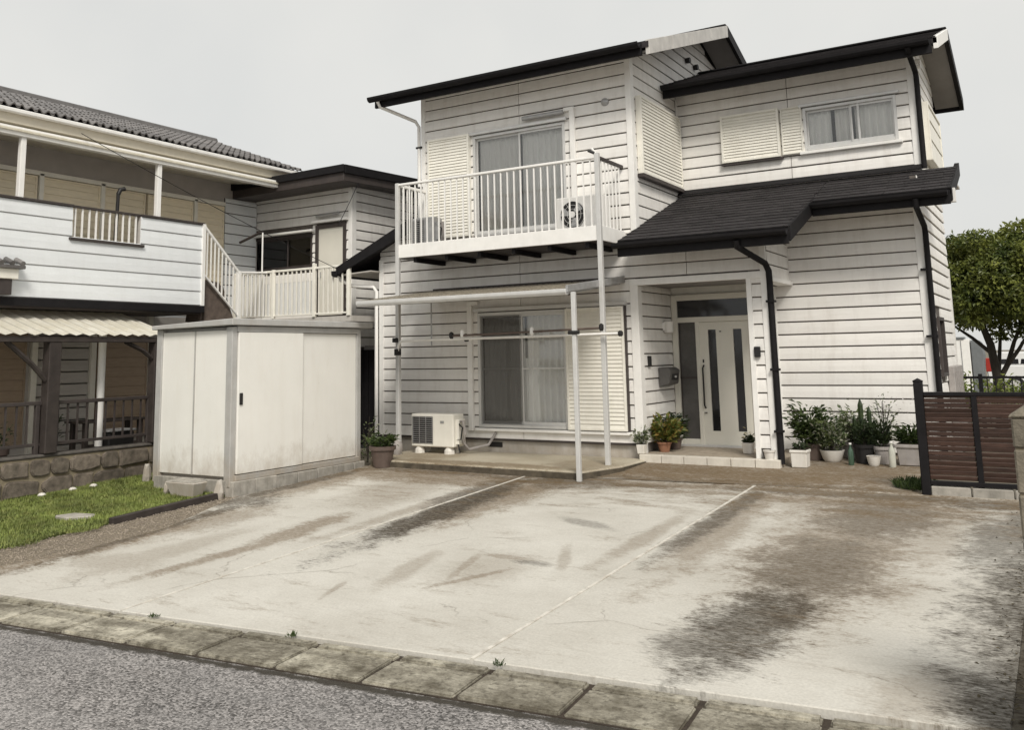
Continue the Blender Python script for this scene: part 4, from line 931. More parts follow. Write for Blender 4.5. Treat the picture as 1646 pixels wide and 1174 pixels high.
y = SY0-.02
while y < SY1:
    MB().box(SX1_-.12, SX1_+.07, y+.004, min(y+.385, SY1+.05), -.2, .045+rng.uniform(-.004, .004)).build('base_block', BLOCK, shed, .008); y += .39
x = SX0
for i in range(3): MB().box(x+.004, x+.46, SY0-.03, SY0+.15, -.2, .06).build('base_block', BLOCK, shed, .008); x += .47
tr = thing('stone_trough', (-4.45, -4.32, -.1), 'low pale stone trough lying on the grass against the shed', 'trough')
MB().hexa([(-4.62, -4.40, -.12), (-4.22, -4.40, -.12), (-4.22, -4.24, -.12), (-4.62, -4.24, -.12)], [(-4.70, -4.44, .06), (-4.16, -4.44, .06), (-4.16, -4.20, .06), (-4.70, -4.20, .06)]).build('basin', FOUND, tr, .012)
MB().box(-4.68, -4.18, -4.43, -4.21, .052, .072).build('rim', BLOCK, tr, .006)
for lab, x, y, h in (('small mottled upright stone at the near corner of the shed', -3.95, -4.22, .26), ('small pale upright stone left of the stone trough', -4.82, -4.30, .20), ('small grey upright stone at the end of the stone wall', -5.95, -3.75, .30)):
    s1 = thing('upright_stone', (x, y, gz(y)), lab, 'stone', 'upright stones by the shed')
    rq = random.Random(int(h*1000)); m_ = MB(); n = 7; lv = ((0, 1.), (.35, 1.1), (.7, .8), (.92, .5))
    for (f, q) in lv:
        for k_ in range(n): a = 6.283*k_/n; rr_ = .062*q*rq.uniform(.7, 1.25); m_.v.append((x+rr_*math.cos(a)+.02*f, y+rr_*math.sin(a), gz(y)-.03+h*f*rq.uniform(.94, 1.06)))
    for q in range(3):
        for k_ in range(n): m_.f.append((q*n+k_, q*n+(k_+1) % n, (q+1)*n+(k_+1) % n, (q+1)*n+k_))
    m_.f.append(tuple(range(3*n, 4*n))); m_.build('rock', FOUND, s1, .006)
for i, (x, y, lab) in enumerate(((-6.35, -5.05, 'leftmost of the three white stones along the stone wall'), (-6.33, -4.62, 'middle one of the three white stones along the stone wall'), (-6.3, -4.33, 'rightmost of the three white stones along the stone wall'))):
    s1 = thing('white_stone', (x, y, gz(y)), lab, 'stone', 'white stones along the wall')
    MB().lathe([(.05, 0), (.055, .015), (.035, .035), (.0, .042)], (x, y, gz(y)+.015), 7).build('pebble', POTW, s1, smooth=True)

# ------------------------------------------------------------------ plants and pots
def pot(t, x, y, z, r0, r1, h, mat, square=False, rim=True):
    if square:
        m_ = MB().hexa([(x+sx*r0, y+sy*r0, z) for sx, sy in ((-1,-1),(1,-1),(1,1),(-1,1))], [(x+sx*r1, y+sy*r1, z+h) for sx, sy in ((-1,-1),(1,-1),(1,1),(-1,1))])
        if rim: m_.box(x-r1*1.08, x+r1*1.08, y-r1*1.08, y+r1*1.08, z+h*.84, z+h+.002)
        p = m_.build('pot', mat, t, .008)
        MB().box(x-r1*.9, x+r1*.9, y-r1*.9, y+r1*.9, z+h+.004, z+h+.008).build('soil', SOIL, p)
    else:
        prof = [(r0, 0), (r1*.94, h*.82), (r1*1.06, h*.82), (r1*1.08, h), (r1*.95, h), (r1*.92, h*.9), (.001, h*.9)] if rim else [(r0*.8, 0), (r0, .03), (r1, h), (r1*.92, h), (r1*.88, h*.88), (.001, h*.88)]
        p = MB().lathe(prof, (x, y, z), 18).build('pot', mat, t, smooth=True)
        MB().lathe([(r1*.9, 0), (r1*.9, .004)], (x, y, z+h*.9), 14).build('soil', SOIL, p)
    return p
def foliage(t, x, y, z, rx, rz, n, ls, mat, seed, lw=.4, updir=.5, stems=6, name='foliage'):
    rng = random.Random(seed); mb = MB(); st = MB()
    tips = []
    for i in range(stems):
        a = rng.uniform(0, 6.283); rr_ = rx*rng.uniform(.2, .8)
        tip = Vector((x+rr_*math.cos(a), y+rr_*math.sin(a)*.8, z+rz*rng.uniform(.5, .95))); tips.append(tip)
        st.tube([(x+rng.uniform(-.02, .02), y, z), tuple((Vector((x, y, z))+tip)/2+Vector((0, 0, rz*.1))), tuple(tip)], .006, 5, .003)
    for i in range(int(n*1.9)):
        tip = rng.choice(tips); s = rng.uniform(.25, 1)
        c = Vector((x, y, z)).lerp(tip, s)+Vector((rng.gauss(0, rx*.22), rng.gauss(0, rx*.2), rng.gauss(0, rz*.13)))
        if c.z < z: c.z = z+abs(rng.gauss(0, .03))
        d = Vector((c.x-x, c.y-y, 0))
        d = (d.normalized() if d.length > 1e-4 else Vector((1, 0, 0)))*1.0+Vector((rng.gauss(0, .5), rng.gauss(0, .5), updir+rng.gauss(0, .4)))
        mb.leaf(c, d, ls*rng.uniform(.6, 1.3), ls*lw*rng.uniform(.7, 1.2), Vector((rng.gauss(0, .4), rng.gauss(0, .4), 1)))
    st.build('stems', BARK, t, recalc=False)
    return mb.build(name, mat, t, recalc=False)
def plant(label, x, y, potargs, folargs, z=None, group='potted plants by the entrance', name='potted_plant'):
    z = gz(y) if z is None else z
    t = thing(name, (x, y, z), label, 'plant', group)
    if potargs: r0, r1, h, mt = potargs[:4]; pot(t, x, y, z, r0, r1, h, mt, *potargs[4:])
    h = potargs[2]*.9 if potargs else 0
    if folargs: foliage(t, x, y, z+h, *folargs)
    return t
plant('round dark brown pot of leafy plants at the left end of the terrace', -3.42, -1.62, (.13, .185, .30, POTB), (.22, .20, 190, .075, LEAF_G, 11))
plant('croton with yellow and red leaves left of the door', .16, .36, (.07, .10, .14, POTT), (.20, .34, 230, .13, LEAF_C, 12, .42, .5, 9), .152)
plant('dark green leafy plant against the porch side wall', .16, .78, (.08, .11, .16, POTB), (.20, .36, 230, .11, LEAF_D, 13, .42, .6, 9), .152)
plant('small white square pot with grey-green leaves on the left porch edge', -.01, -.07, (.05, .062, .13, POTW, True, False), (.12, .22, 110, .07, LEAF_P, 14, .4, .5, 6), .158)
plant('white square pot with dark leaves and pale flowers at the door', 1.32, .55, (.06, .075, .15, POTW, True, False), (.10, .12, 90, .05, LEAF_D, 15, .5, .5, 6), .152)
fl = MB(); rng = random.Random(4)
for i in range(16): fl.leaf(Vector((1.32+rng.gauss(0, .06), .55+rng.gauss(0, .05), .40+rng.gauss(0, .05))), Vector((rng.gauss(0, 1), rng.gauss(0, 1), .6)), .05, .04)
fl.build('flowers', PETALY, bpy.data.objects['potted_plant.004'], recalc=False)
plant('empty small white tub on the step under the porch pillar', 1.78, -.085, (.055, .075, .12, POTW), None, .156)
plant('large white square planter in front of the bushy plant', 2.14, .05, (.095, .105, .22, POTW, True), (.10, .10, 60, .06, LEAF_D, 16))
plant('bushy green plant beside the dark downpipe', 2.16, .72, (.13, .16, .22, POTB), (.30, .50, 420, .10, LEAF_G, 17, .42, .5, 12))
plant('pale-leaved bush in a low white bowl', 2.42, .62, (.12, .16, .15, POTW, False, False), (.24, .42, 330, .09, LEAF_P, 18, .42, .6, 12))
plant('second pale bush behind the white bowl', 2.62, .98, (.12, .15, .22, POTG), (.22, .48, 260, .085, LEAF_P, 19, .4, .6, 10))
plant('dark leafy plant in a dark green tub beside the columnar cactus', 2.83, .60, (.11, .13, .24, BLACK), (.17, .30, 240, .07, LEAF_D, 20, .4, .7, 9))
plant('thin twiggy plant with fine white flowers', 3.03, .95, (.10, .12, .20, POTG), (.26, .62, 110, .06, LEAF_P, 21, .35, .8, 14))
plant('small plant in a grey pot behind the clear bottle', 3.06, .62, (.09, .12, .22, POTG), (.15, .32, 150, .08, LEAF_D, 22, .4, .8, 8))
plant('wide grey rimmed planter nearest the slatted fence', 3.40, .62, (.14, .165, .26, POTG, True), (.20, .24, 230, .09, LEAF_G, 23, .4, .6, 9))
plant('small white round pot between the tubs', 2.97, .42, (.07, .09, .12, POTW, False, False), None)
# columnar cactus
cz = gz(.68)
t_ = thing('columnar_cactus', (2.78, .82, gz(.82)), 'tall columnar cactus with upright ribbed stems', 'cactus', 'potted plants by the entrance')
pot(t_, 2.78, .82, gz(.82), .10, .13, .22, POTB)
rng = random.Random(8)
for i, (dx, dy, h, r_) in enumerate(((0, 0, .62, .032), (-.09, .02, .40, .028), (.10, .01, .52, .03), (.04, .05, .36, .026), (-.05, -.05, .30, .026), (.15, .03, .34, .024))):
    m_ = MB(); n = 12; pr_ = []
    lv = 7
    for q in range(lv+1):
        f = q/lv; rr_ = r_*(1 if f < .85 else math.sqrt(max(0.02, 1-((f-.85)/.15)**2)))
        for j in range(n):
            a = 6.283*j/n; r2_ = rr_*(1.12 if j % 2 else .84); m_.v.append((2.78+dx+r2_*math.cos(a)+.02*f*dx, .82+dy+r2_*math.sin(a), gz(.82)+.19+h*f))
    for q in range(lv):
        for j in range(n): m_.f.append((q*n+j, q*n+(j+1) % n, (q+1)*n+(j+1) % n, (q+1)*n+j))
    m_.f.append(tuple(range(lv*n, lv*n+n))); m_.build('stem', LEAF_D, t_, smooth=False)
# white flowers of the twiggy plant
fl = MB()
for i in range(70): fl.leaf(Vector((3.08+rng.gauss(0, .20), .92+rng.gauss(0, .08), gz(.9)+.62+rng.gauss(0, .13))), Vector((rng.gauss(0, 1), rng.gauss(0, 1), .5)), .03, .022)
fl.build('flowers', PETAL, bpy.data.objects['potted_plant.011'], recalc=False)
# bottles
def bottle(label, x, y, h, r, mat):
    t = thing('bottle', (x, y, gz(y)), label, 'bottle', 'bottles among the pots')
    MB().lathe([(r*.9, 0), (r, .02), (r, h*.62), (r*.8, h*.74), (r*.35, h*.88), (r*.35, h*.96), (r*.42, h*.96), (r*.42, h)], (x, y, gz(y)), 14).build('body', mat, t, smooth=True)
    MB().lathe([(r*.45, 0), (r*.45, .02)], (x, y, gz(y)+h), 10).build('cap', TRIM, t)
bottle('clear plastic water bottle standing before the grey pots', 3.20, .36, .30, .042, plain('clear_plastic', (.48, .48, .42), .15, .1, 5, bmp=0, spec=.6))
bottle('green bottle standing beside the dark tub', 2.70, .38, .26, .036, plain('green_glass', (.05, .09, .06), .12, .1, 5, bmp=0, spec=.6))
# small ceramic jug on the terrace next to the pot
t_ = thing('ceramic_jug', (-3.72, -.75, .086), 'grey ceramic jug between the brown pot and the beige unit', 'jug')
MB().lathe([(.07, 0), (.10, .08), (.095, .16), (.055, .22), (.05, .26), (.065, .29)], (-3.72, -.9, .086), 14).build('body', POTG, t_, smooth=True)
t_2 = thing('withered_plant', (-3.95, -1.0, -.02), 'dry wispy plant in the dark gap beside the house', 'plant')
foliage(t_2, -4.05, -1.2, -.02, .16, .75, 50, .08, LEAF_P, 31, .35, .7, 9)

# ------------------------------------------------------------------ slatted fence, block pillar on the right
fe = thing('slatted_fence', (4.4, -1.33, 0), 'dark brown fence of narrow horizontal slats right of the potted plants', 'fence')
FY = -1.33
MB().box(3.74, 3.83, FY-.05, FY+.05, -.02, 1.19).build('post', DARKTRIM, fe, .01); MB().lathe([(.05, 0), (.055, .02), (.0, .05)], (3.785, FY, 1.185), 10).build('post_cap', DARKTRIM, fe)
for x in (4.315, 4.94, 5.5): MB().box(x-.028, x+.028, FY-.032, FY+.05, .10, 1.085).build('stile', DARKTRIM, fe, .005)
MB().box(3.83, 5.5, FY-.036, FY+.036, 1.045, 1.085).build('top_rail', DARKTRIM, fe, .005); MB().box(3.83, 5.5, FY-.036, FY+.036, .105, .15).build('bottom_rail', DARKTRIM, fe, .005)
rng = random.Random(6); z = .165
sl1 = MB().box(-.228, .228, -.012, .012, 0, .0475).mesh('slat', (0, 0, 0), .004); sl1.materials.append(WOOD)
sl2 = MB().box(-.297, .297, -.012, .012, 0, .0475).mesh('slat', (0, 0, 0), .004); sl2.materials.append(WOOD)
while z < 1.03:
    for (xm, me) in ((4.058, sl1), (4.628, sl2), (5.22, sl1)):
        inst('slat', me, (xm, FY+rng.uniform(-.006, .006), z), fe, (.20+rng.uniform(-.12, .12), rng.uniform(-.004, .004), 0), (1, 1, rng.uniform(.9, 1.1)))
    z += .0505
blk = MB().box(-.19, .19, -.05, .05, 0, .19).mesh('base_block', (0, 0, 0), .01); blk.materials.append(BLOCK)
lw_ = thing('low_block_wall', (4.6, FY, 0), 'single course of mossy concrete blocks under the slatted fence', 'block wall')
for i in range(5): inst('block', blk, (4.02+i*.392, FY+.01, -.095), lw_)
pil = thing('block_wall', (5.2, -7.5, -.27), 'mossy concrete block wall end with sloped cap at the right edge', 'block wall')
PX0, PX1, PY0, PY1 = 4.945, 5.52, -7.585, -7.40
hb = .19; z = -.30; r = 0
while z < 1.2:
    xs = [PX0, PX0+.39, PX1] if r % 2 == 0 else [PX0, PX0+.19, PX1]
    for a, b in zip(xs[:-1], xs[1:]): MB().box(a+.004, b-.004, PY0, PY1, z+.004, min(z+.2, 1.24)-.004).build('block', WALLBLK, pil, .008)
    z += .2; r += 1
MB().box(PX0+.012, PX1-.012, PY0+.012, PY1-.012, -.32, 1.24).build('mortar_core', MORTAR, pil)
MB().hexa([(PX0-.01, PY0-.012, 1.24), (PX1, PY0-.012, 1.24), (PX1, PY1+.012, 1.24), (PX0-.01, PY1+.012, 1.24)], [(PX0+.16, PY0+.06, 1.36), (PX1, PY0+.06, 1.36), (PX1, PY1-.06, 1.36), (PX0+.16, PY1-.06, 1.36)]).build('cap', WALLBLK, pil, .008)
# dead leaves and moss crumbs along the right border
mb = MB(); rng = random.Random(17)
for i in range(2600):
    y = rng.uniform(-7.1, -1.5); x = 5.15-abs(rng.gauss(0, .17))-.05*rng.random()
    if x < 4.45: continue
    mb.leaf(Vector((x, y, gz(y)+rng.uniform(.002, .014))), Vector((rng.gauss(0, 1), rng.gauss(0, 1), rng.gauss(0, .25))), rng.uniform(.012, .045), rng.uniform(.008, .022), Vector((rng.gauss(0, .4), rng.gauss(0, .4), 1)))
tag(mb.build('leaf_litter', plain('dead_leaves', (.075, .062, .038), .9, .6, 14, bmp=0), None, recalc=False), 'dead leaves and moss crumbs along the right edge of the driveway', 'leaf litter', kind='stuff')
# weeds
def weeds(label, x, y, n, r_, h, seed, mat=LEAF_G, cat='weeds'):
    rng = random.Random(seed); mb = MB()
    for i in range(n):
        a = rng.uniform(0, 6.283); q = r_*math.sqrt(rng.random()); px_, py_ = x+q*math.cos(a), y+q*math.sin(a)
        mb.leaf(Vector((px_, py_, gz(py_)-.005)), Vector((rng.gauss(0, .5), rng.gauss(0, .5), 1)), h*rng.uniform(.5, 1.2), h*.18, Vector((rng.gauss(0, 1), rng.gauss(0, 1), .2)), .1)
    o = mb.build('weeds', mat, None, recalc=False); tag(o, label, cat, kind='stuff'); return o
weeds('patch of green grass at the foot of the slatted fence post', 3.63, -.95, 700, .22, .11, 1, LEAF_G)
for x, s, w_ in ((.62, 3, 'middle'), (2.15, 4, 'rightmost'), (-.62, 5, 'leftmost')): weeds(w_+' of the three small weed tufts along the kerb', x, kerb_y(x)-.02, 30, .035, .04, s)

# ------------------------------------------------------------------ neighbouring house on the left (facing +x)
nb_ = thing('neighbouring_house', (-9, -2.5, 0), 'neighbouring house with grey tiled roof and upper veranda, left', 'house')
NX, NW = -7.2, -8.4
siding(nb_, 'y', NX, -9.0, -1.78, 2.50, 3.88, holes=[(-4.25, -3.05, 3.43, 4.0)], mat=SIDING_B, pitch=.235, start=2.50, name='parapet', thick=.12, backing=SIDING_D, gap=.009)
for (a, b) in ((-9.0, -4.25), (-3.05, -1.78)): MB().box(NX-.14, NX+.045, a, b, 3.885, 3.92).build('parapet_coping', DARKBR, nb_, .004)
MB().box(NX-.14, NX+.06, -4.30, -3.0, 3.385, 3.425).build('parapet_coping', DARKBR, nb_, .004)
MB().box(NX-.06, NX+.0, -4.25, -3.05, 3.885, 3.92).build('top_rail', DARKBR, nb_, .004)
b2 = MB().box(-.01, .01, -.012, .012, 3.43, 3.885).mesh('baluster', (0, 0, 3.43)); b2.materials.append(TRIM)
for i in range(10): inst('baluster', b2, (NX-.03, -4.18+i*.118, 3.43), nb_)
MB().box(NX+.002, NX+.05, -1.82, -1.76, 2.5, 3.9).build('corner_trim', TRIM, nb_)
MB().box(NW, NX-.001, -9, -1.79, 2.36, 2.46).build('veranda_deck', DARKBR, nb_); MB().box(NX-.05, NX+.05, -9, -1.75, 2.38, 2.495).build('deck_edge', DARKTRIM, nb_, .004)
# upper wall behind the veranda with cream shutters
MB().box(NW-.12, NW, -9.0, .62, 2.4, 5.1).build('wall', plain('taupe_wall', (.43, .40, .38), .8, .08, 4, bmp=.2), nb_)
for (a, b) in ((-5.9, -4.95), (-4.90, -4.12), (-4.02, -3.0), (-2.92, -2.10), (-2.05, -1.05), (-.98, -.30)):
    louvres('shutter', nb_, 'y', NW, a, b, 2.55, 4.52, mat=CREAMB, pitch=.12, off=.04, frame=.03)
for y in (-4.06, -2.96, -1.0): MB().box(NW+.002, NW+.09, y-.04, y+.03, 2.5, 4.56).build('shutter_post', CREAM, nb_)
MB().box(NW+.002, NW+.09, -6, -.3, 4.53, 4.60).build('shutter_head', CREAM, nb_)
siding(nb_, 'y', NW+.02, -.26, .55, 2.4, 4.7, mat=SIDING_B, pitch=.2, name='wall_end', thick=.02)
for y in (-5.05, -2.70): MB().box(NX-.09, NX-.01, y-.04, y+.04, 3.92, 4.86).build('veranda_post', TRIM, nb_, .005)
MB().box(NX-.10, NX+.02, -9.0, .35, 4.80, 4.93).build('veranda_beam', TRIM, nb_, .006)
MB().hexa([(NX+.05, -9, 4.86), (NX+.05, .35, 4.86), (NW, .35, 5.0), (NW, -9, 5.0)], [(NX+.05, -9, 4.89), (NX+.05, .35, 4.89), (NW, .35, 5.03), (NW, -9, 5.03)]).build('veranda_roof', POLY, nb_)
MB().box(NX-.30, NX-.10, -9, .60, 5.0, 5.20).build('eave_board', plain('cream_eave', (.60, .55, .45), .6, .06, 5, bmp=.05), nb_, .004)
MB().box(NX-.102, NX-.01, -9, .62, 5.14, 5.20).build('gutter', TRIM, nb_, .01)
MB().box(NW, NX-.30, -9, .60, 5.10, 5.14).build('soffit', SOFFITW, nb_)
# tiled roof
RS = .37; EX, EZ = -7.28, 5.235; HWD = 2.6
nr = MB().hexa([(EX, -9.5, EZ-.06), (EX, .75, EZ-.06), (EX-HWD, .75, EZ-.06+RS*HWD), (EX-HWD, -9.5, EZ-.06+RS*HWD)], [(EX, -9.5, EZ-.02), (EX, .75, EZ-.02), (EX-HWD, .75, EZ-.02+RS*HWD), (EX-HWD, -9.5, EZ-.02+RS*HWD)]).build('roof', TILE, nb_)
MB().hexa([(EX-HWD, -9.5, EZ-.04+RS*HWD), (EX-HWD, .75, EZ-.04+RS*HWD), (EX-2*HWD, .75, EZ-.04), (EX-2*HWD, -9.5, EZ-.04)], [(EX-HWD, -9.5, EZ+RS*HWD), (EX-HWD, .75, EZ+RS*HWD), (EX-2*HWD, .75, EZ), (EX-2*HWD, -9.5, EZ)]).build('rear_slope', TILE, nr)
tw, tl = .265, .30
d_ = Vector((-1, 0, RS)).normalized(); n_ = Vector((RS, 0, 1)).normalized()
prof = []
for j in range(17):
    u = j/16; prof.append((u*tw*1.06, .034*math.sin(u*4*math.pi*.97)*(1 if math.sin(u*4*math.pi*.97) > 0 else .5)))
def tile_mesh(front):
    m_ = MB()
    for (s, lift) in ((-.02, .030), (tl*1.02, .006)):
        for (u, h) in prof: m_.v.append(tuple(Vector((0, u, 0))+n_*(h+lift)+d_*s))
    for (u, h) in prof: m_.v.append(tuple(Vector((0, u, 0))+n_*(h+.030-.022)+d_*-.02))
    k = len(prof)
    for j in range(k-1): m_.f.append((j, j+1, k+j+1, k+j)); m_.f.append((j, 2*k+j, 2*k+j+1, j+1))
    me = m_.mesh('roof_tile', (0, 0, 0)); me.materials.append(TILE); return me
tm = tile_mesh(0); rng = random.Random(12)
for r in range(9):
    for cidx in range(27):
        y = -6.45+cidx*tw
        o = inst('roof_tile', tm, Vector((EX, y, EZ))+d_*(r*tl)+n_*rng.uniform(-.003, .004), nr, (rng.uniform(-.01, .01), 0, 0))
MB().hexa([(EX-HWD-.12, -9.5, EZ+RS*HWD-.02), (EX-HWD+.12, -9.5, EZ+RS*HWD-.02), (EX-HWD+.12, .78, EZ+RS*HWD-.02), (EX-HWD-.12, .78, EZ+RS*HWD-.02)], [(EX-HWD-.07, -9.5, EZ+RS*HWD+.10), (EX-HWD+.07, -9.5, EZ+RS*HWD+.10), (EX-HWD+.07, .78, EZ+RS*HWD+.10), (EX-HWD-.07, .78, EZ+RS*HWD+.10)]).build('ridge_cap', TILE, nr, .02)
# gable end and core
MB().prism_y([(-12.4, 0), (NW-.12, 0), (NW-.12, 5.2), (EX-HWD, EZ+RS*HWD-.1), (-12.4, 5.2)], .5, .62).build('gable_wall', SIDING_B, nb_)
# ground floor
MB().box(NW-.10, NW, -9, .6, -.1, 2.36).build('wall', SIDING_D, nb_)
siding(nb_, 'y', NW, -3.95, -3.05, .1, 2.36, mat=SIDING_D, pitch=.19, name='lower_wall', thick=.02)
for (a, b) in ((-5.9, -4.15), (-2.92, -1.95)):
    louvres('shutter', nb_, 'y', NW, a, b, .35, 2.10, mat=BROWNB, pitch=.16, off=.05, frame=.03)
for y in (-4.02, -3.0, -1.9): MB().box(NW+.002, NW+.08, y-.045, y+.045, .1, 2.36).build('corner_trim', CREAM, nb_)
# dark pole against the parapet notch
t_ = thing('furled_parasol', (NX-.25, -3.35, 2.5), 'dark furled pole leaning inside the neighbouring veranda railing', 'pole')
tube('pole', BLACK, t_, [(NX-.25, -3.35, 2.47), (NX-.25, -3.30, 4.25)], .028); tube('hook', BLACK, t_, [(NX-.25, -3.30, 4.24), (NX-.24, -3.27, 4.32), (NX-.22, -3.20, 4.34)], .035)
# small tiled porch roof end at the far left
t_ = thing('tiled_porch_end', (-7.0, -5.6, 2.5), 'small tiled porch roof corner on the left edge of the neighbouring house', 'porch roof')
MB().box(NX+.055, -7.05, -7.0, -5.2, 2.52, 2.74).build('bracket_wall', DARKBR, t_, .006); MB().box(NX+.055, -7.02, -7.0, -5.13, 2.74, 2.88).build('band', CREAM, t_, .006)
MB().box(NX+.055, -6.97, -7.0, -5.06, 2.88, 2.93).build('eave', TILE, t_, .008)
for i in range(5): MB().tube([(-6.96, -5.11-i*.15, 2.95), (-7.14, -5.11-i*.15, 3.02)], .035, 10).build('roof_tile', TILE, t_, smooth=True)
# terrace canopy of the neighbour
nc = thing('neighbour_canopy', (-7, -4.4, 1.9), 'yellowed corrugated canopy on dark posts before the neighbouring house', 'canopy')
mb = MB(); k = 120
for i in range(k+1):
    y = -9+(-2.95+9)*i/k; o = .014*math.sin(i*math.pi/2); mb.v += [(-6.42, y, 1.965+o), (-8.0, y, 2.44+o)]
for i in range(k): mb.f.append((2*i, 2*i+2, 2*i+3, 2*i+1))
mb.build('corrugated_sheet', POLY, nc, recalc=False)
for q in range(4):
    x = -6.75-q*.36; z = 1.965+(-6.42-x)*.30
    MB().box(x-.02, x+.02, -9, -2.95, z-.06, z-.017).build('purlin', TRIM, nc)
MB().box(-6.55, -6.45, -9, -2.95, 1.86, 1.94).build('front_beam', TIMBER, nc, .006)
MB().box(-8.06, -7.98, -9, -2.3, 2.44, 2.56).build('rear_beam', TRIM, nc, .006)
for y in (-4.88, -3.22, -7.0): MB().box(-6.62, -6.46, y-.09 if y < -4 else y-.05, y+.09 if y < -4 else y+.05, .38, 1.88).build('post', TIMBER, nc, .01)
for (y0, y1) in ((-4.97, -5.55), (-3.27, -3.75)):
    MB().tube([(-6.52, y0, 1.35 if y1 < -5 else 1.62), (-6.52, y0+(y1-y0)*.35, 1.56 if y1 < -5 else 1.74), (-6.52, y1, 1.87)], .035, 6).build('brace', TIMBER, nc)
tube('downpipe', TRIM, nc, [(-6.98, -3.80, 2.1), (-6.98, -3.80, .36)], .055, 12)
# railing and stone wall
ra = thing('veranda_railing', (-6.6, -4.4, .4), 'dark metal railing on top of the rough stone wall', 'railing')
MB().box(-6.63, -6.57, -9, -3.22, 1.02, 1.07).build('top_rail', DARKBR, ra, .006); MB().box(-6.62, -6.58, -9, -3.22, .48, .52).build('bottom_rail', DARKBR, ra, .004)
bb = MB().box(-.010, .010, -.012, .012, .52, 1.02).mesh('baluster', (0, 0, .52)); bb.materials.append(DARKBR)
for i in range(17): inst('baluster', bb, (-6.6, -5.75+i*.148, .52), ra)
for y in (-5.02, -3.25): MB().box(-6.63, -6.57, y-.03, y+.03, .36, 1.02).build('railing_post', DARKBR, ra, .005)
sw_ = thing('stone_wall', (-6.6, -4.4, -.1), 'low wall of rough dark stones along the lawn', 'stone wall')
MB().box(-6.75, -6.52, -9, -3.15, -.3, .33).build('mortar_core', MORTAR, sw_)
MB().box(-6.76, -6.50, -9, -3.15, .33, .375).build('coping', plain('dark_coping', (.10, .09, .08), .85, .3, 8, bmp=.6), sw_, .015)
rng = random.Random(21)
for r in range(2):
    y = -6.6+rng.uniform(0, .2)
    while y < -3.2:
        L = rng.uniform(.24, .55); z0 = -.16+r*.245; h = .235
        y1 = min(y+L, -3.17)
        cx_, cz_ = (y+y1)/2, z0+h/2; pts = []
        for q in range(9):
            a = 6.283*q/9+rng.uniform(-.22, .22); pts.append((cx_+(y1-y)/2*max(-1, min(1, 1.45*math.cos(a)))*rng.uniform(.92, 1.03), cz_+h/2*max(-1, min(1, 1.45*math.sin(a)))*rng.uniform(.9, 1.02)))
        o_ = rng.uniform(.015, .05)
        A = [(-6.53, a, z) for a, z in pts]; B = [(-6.52+o_, cx_+(a-cx_)*rng.uniform(.90, .96), cz_+(z-cz_)*rng.uniform(.84, .94)) for a, z in pts]
        MB().hexa(A, B).build('stone', STONE, sw_, .012, seg=2); y = y1+.008
# clutter behind the railing
t_ = thing('garden_bench', (-7.5, -3.6, .05), 'dark wooden bench behind the railing under the yellowed canopy', 'bench')
for x in (-7.62, -7.45, -7.28): MB().box(x-.07, x+.07, -3.9, -2.75, .68, .71).build('seat_board', TIMBER, t_, .006)
for (x, y) in ((-7.6, -3.8), (-7.3, -3.8), (-7.6, -2.85), (-7.3, -2.85)): MB().box(x-.035, x+.035, y-.035, y+.035, -.05, .68).build('leg', TIMBER, t_, .005)
MB().box(-7.35, -7.3, -3.77, -2.88, .3, .36).build('stretcher', TIMBER, t_)
for i, (x, y, r_, h, m_, lab) in enumerate(((-7.1, -4.55, .14, .46, BLACK, 'dark tub of tangled twigs behind the railing'), (-7.05, -5.3, .16, .40, POTB, 'brown tub of scrubby leaves behind the railing at the left edge'))):
    tt = plant(lab, x, y, (r_*.8, r_, h, m_), (.26, .45, 90, .08, LEAF_D, 40+i, .35, .6, 10), .05, 'tubs behind the railing')
t_ = thing('storage_bin', (-7.0, -3.45, .05), 'low dark bin with a pale lid behind the railing', 'bin')
MB().box(-7.15, -6.85, -3.72, -3.28, .05, .55).build('body', BLACK, t_, .015); MB().box(-7.17, -6.83, -3.74, -3.26, .555, .585).build('lid', GREYM, t_, .008)
tag(MB().box(-9, -6.76, -9, -1.5, -.1, .06).build('veranda_floor', FOUND), kind='structure')

# ------------------------------------------------------------------ annex between the houses
an = thing('annex', (-7.2, 2.5, 0), 'grey-white upper annex with flat dark eaves between the two houses', 'annex')
AY, AX0, AX1 = .6, -8.75, -5.91
AW = (-8.50, -6.87, 3.27, 3.97)
siding(an, 'x', AY, AX0, AX1, 2.3, 4.78, [AW, (-6.78, -6.02, 2.38, 4.10)], start=2.3, mat=SIDING, name='wall')
siding(an, 'y', AX1, AY+.1, 5.5, 1.75, 4.85, start=1.76, mat=SIDING, name='wall', thick=.08)
MB().box(AX0, AX0+.08, AY+.1, 5.5, 2.3, 4.78).box(AX0, AX1, 5.42, 5.5, 0, 4.78).build('rear_wall', SIDING, an)
for (a, b) in ((AX1-.06, AX1+.034), (AX0, AX0+.07)): MB().box(a, b, AY-.034, AY+.004, 2.3, 4.72).build('corner_trim', TRIM, an, .004)
MB().box(AX1+.004, AX1+.034, AY+.008, AY+.09, 1.8, 4.8).build('corner_trim', TRIM, an)
ar = MB().hexa([(-9.1, -.05, 4.70), (-5.55, -.05, 4.74), (-5.55, 6, 4.95), (-9.1, 6, 4.91)], [(-9.1, -.05, 4.95), (-5.55, -.05, 4.99), (-5.55, 6, 5.20), (-9.1, 6, 5.16)]).build('roof', DARKBR, an, .008)
MB().hexa([(-9.1, -.10, 4.86), (-5.52, -.10, 4.90), (-5.52, -.052, 4.90), (-9.1, -.052, 4.86)], [(-9.1, -.10, 5.0), (-5.52, -.10, 5.04), (-5.52, -.052, 5.04), (-9.1, -.052, 5.0)]).build('fascia', DARKTRIM, ar, .006)
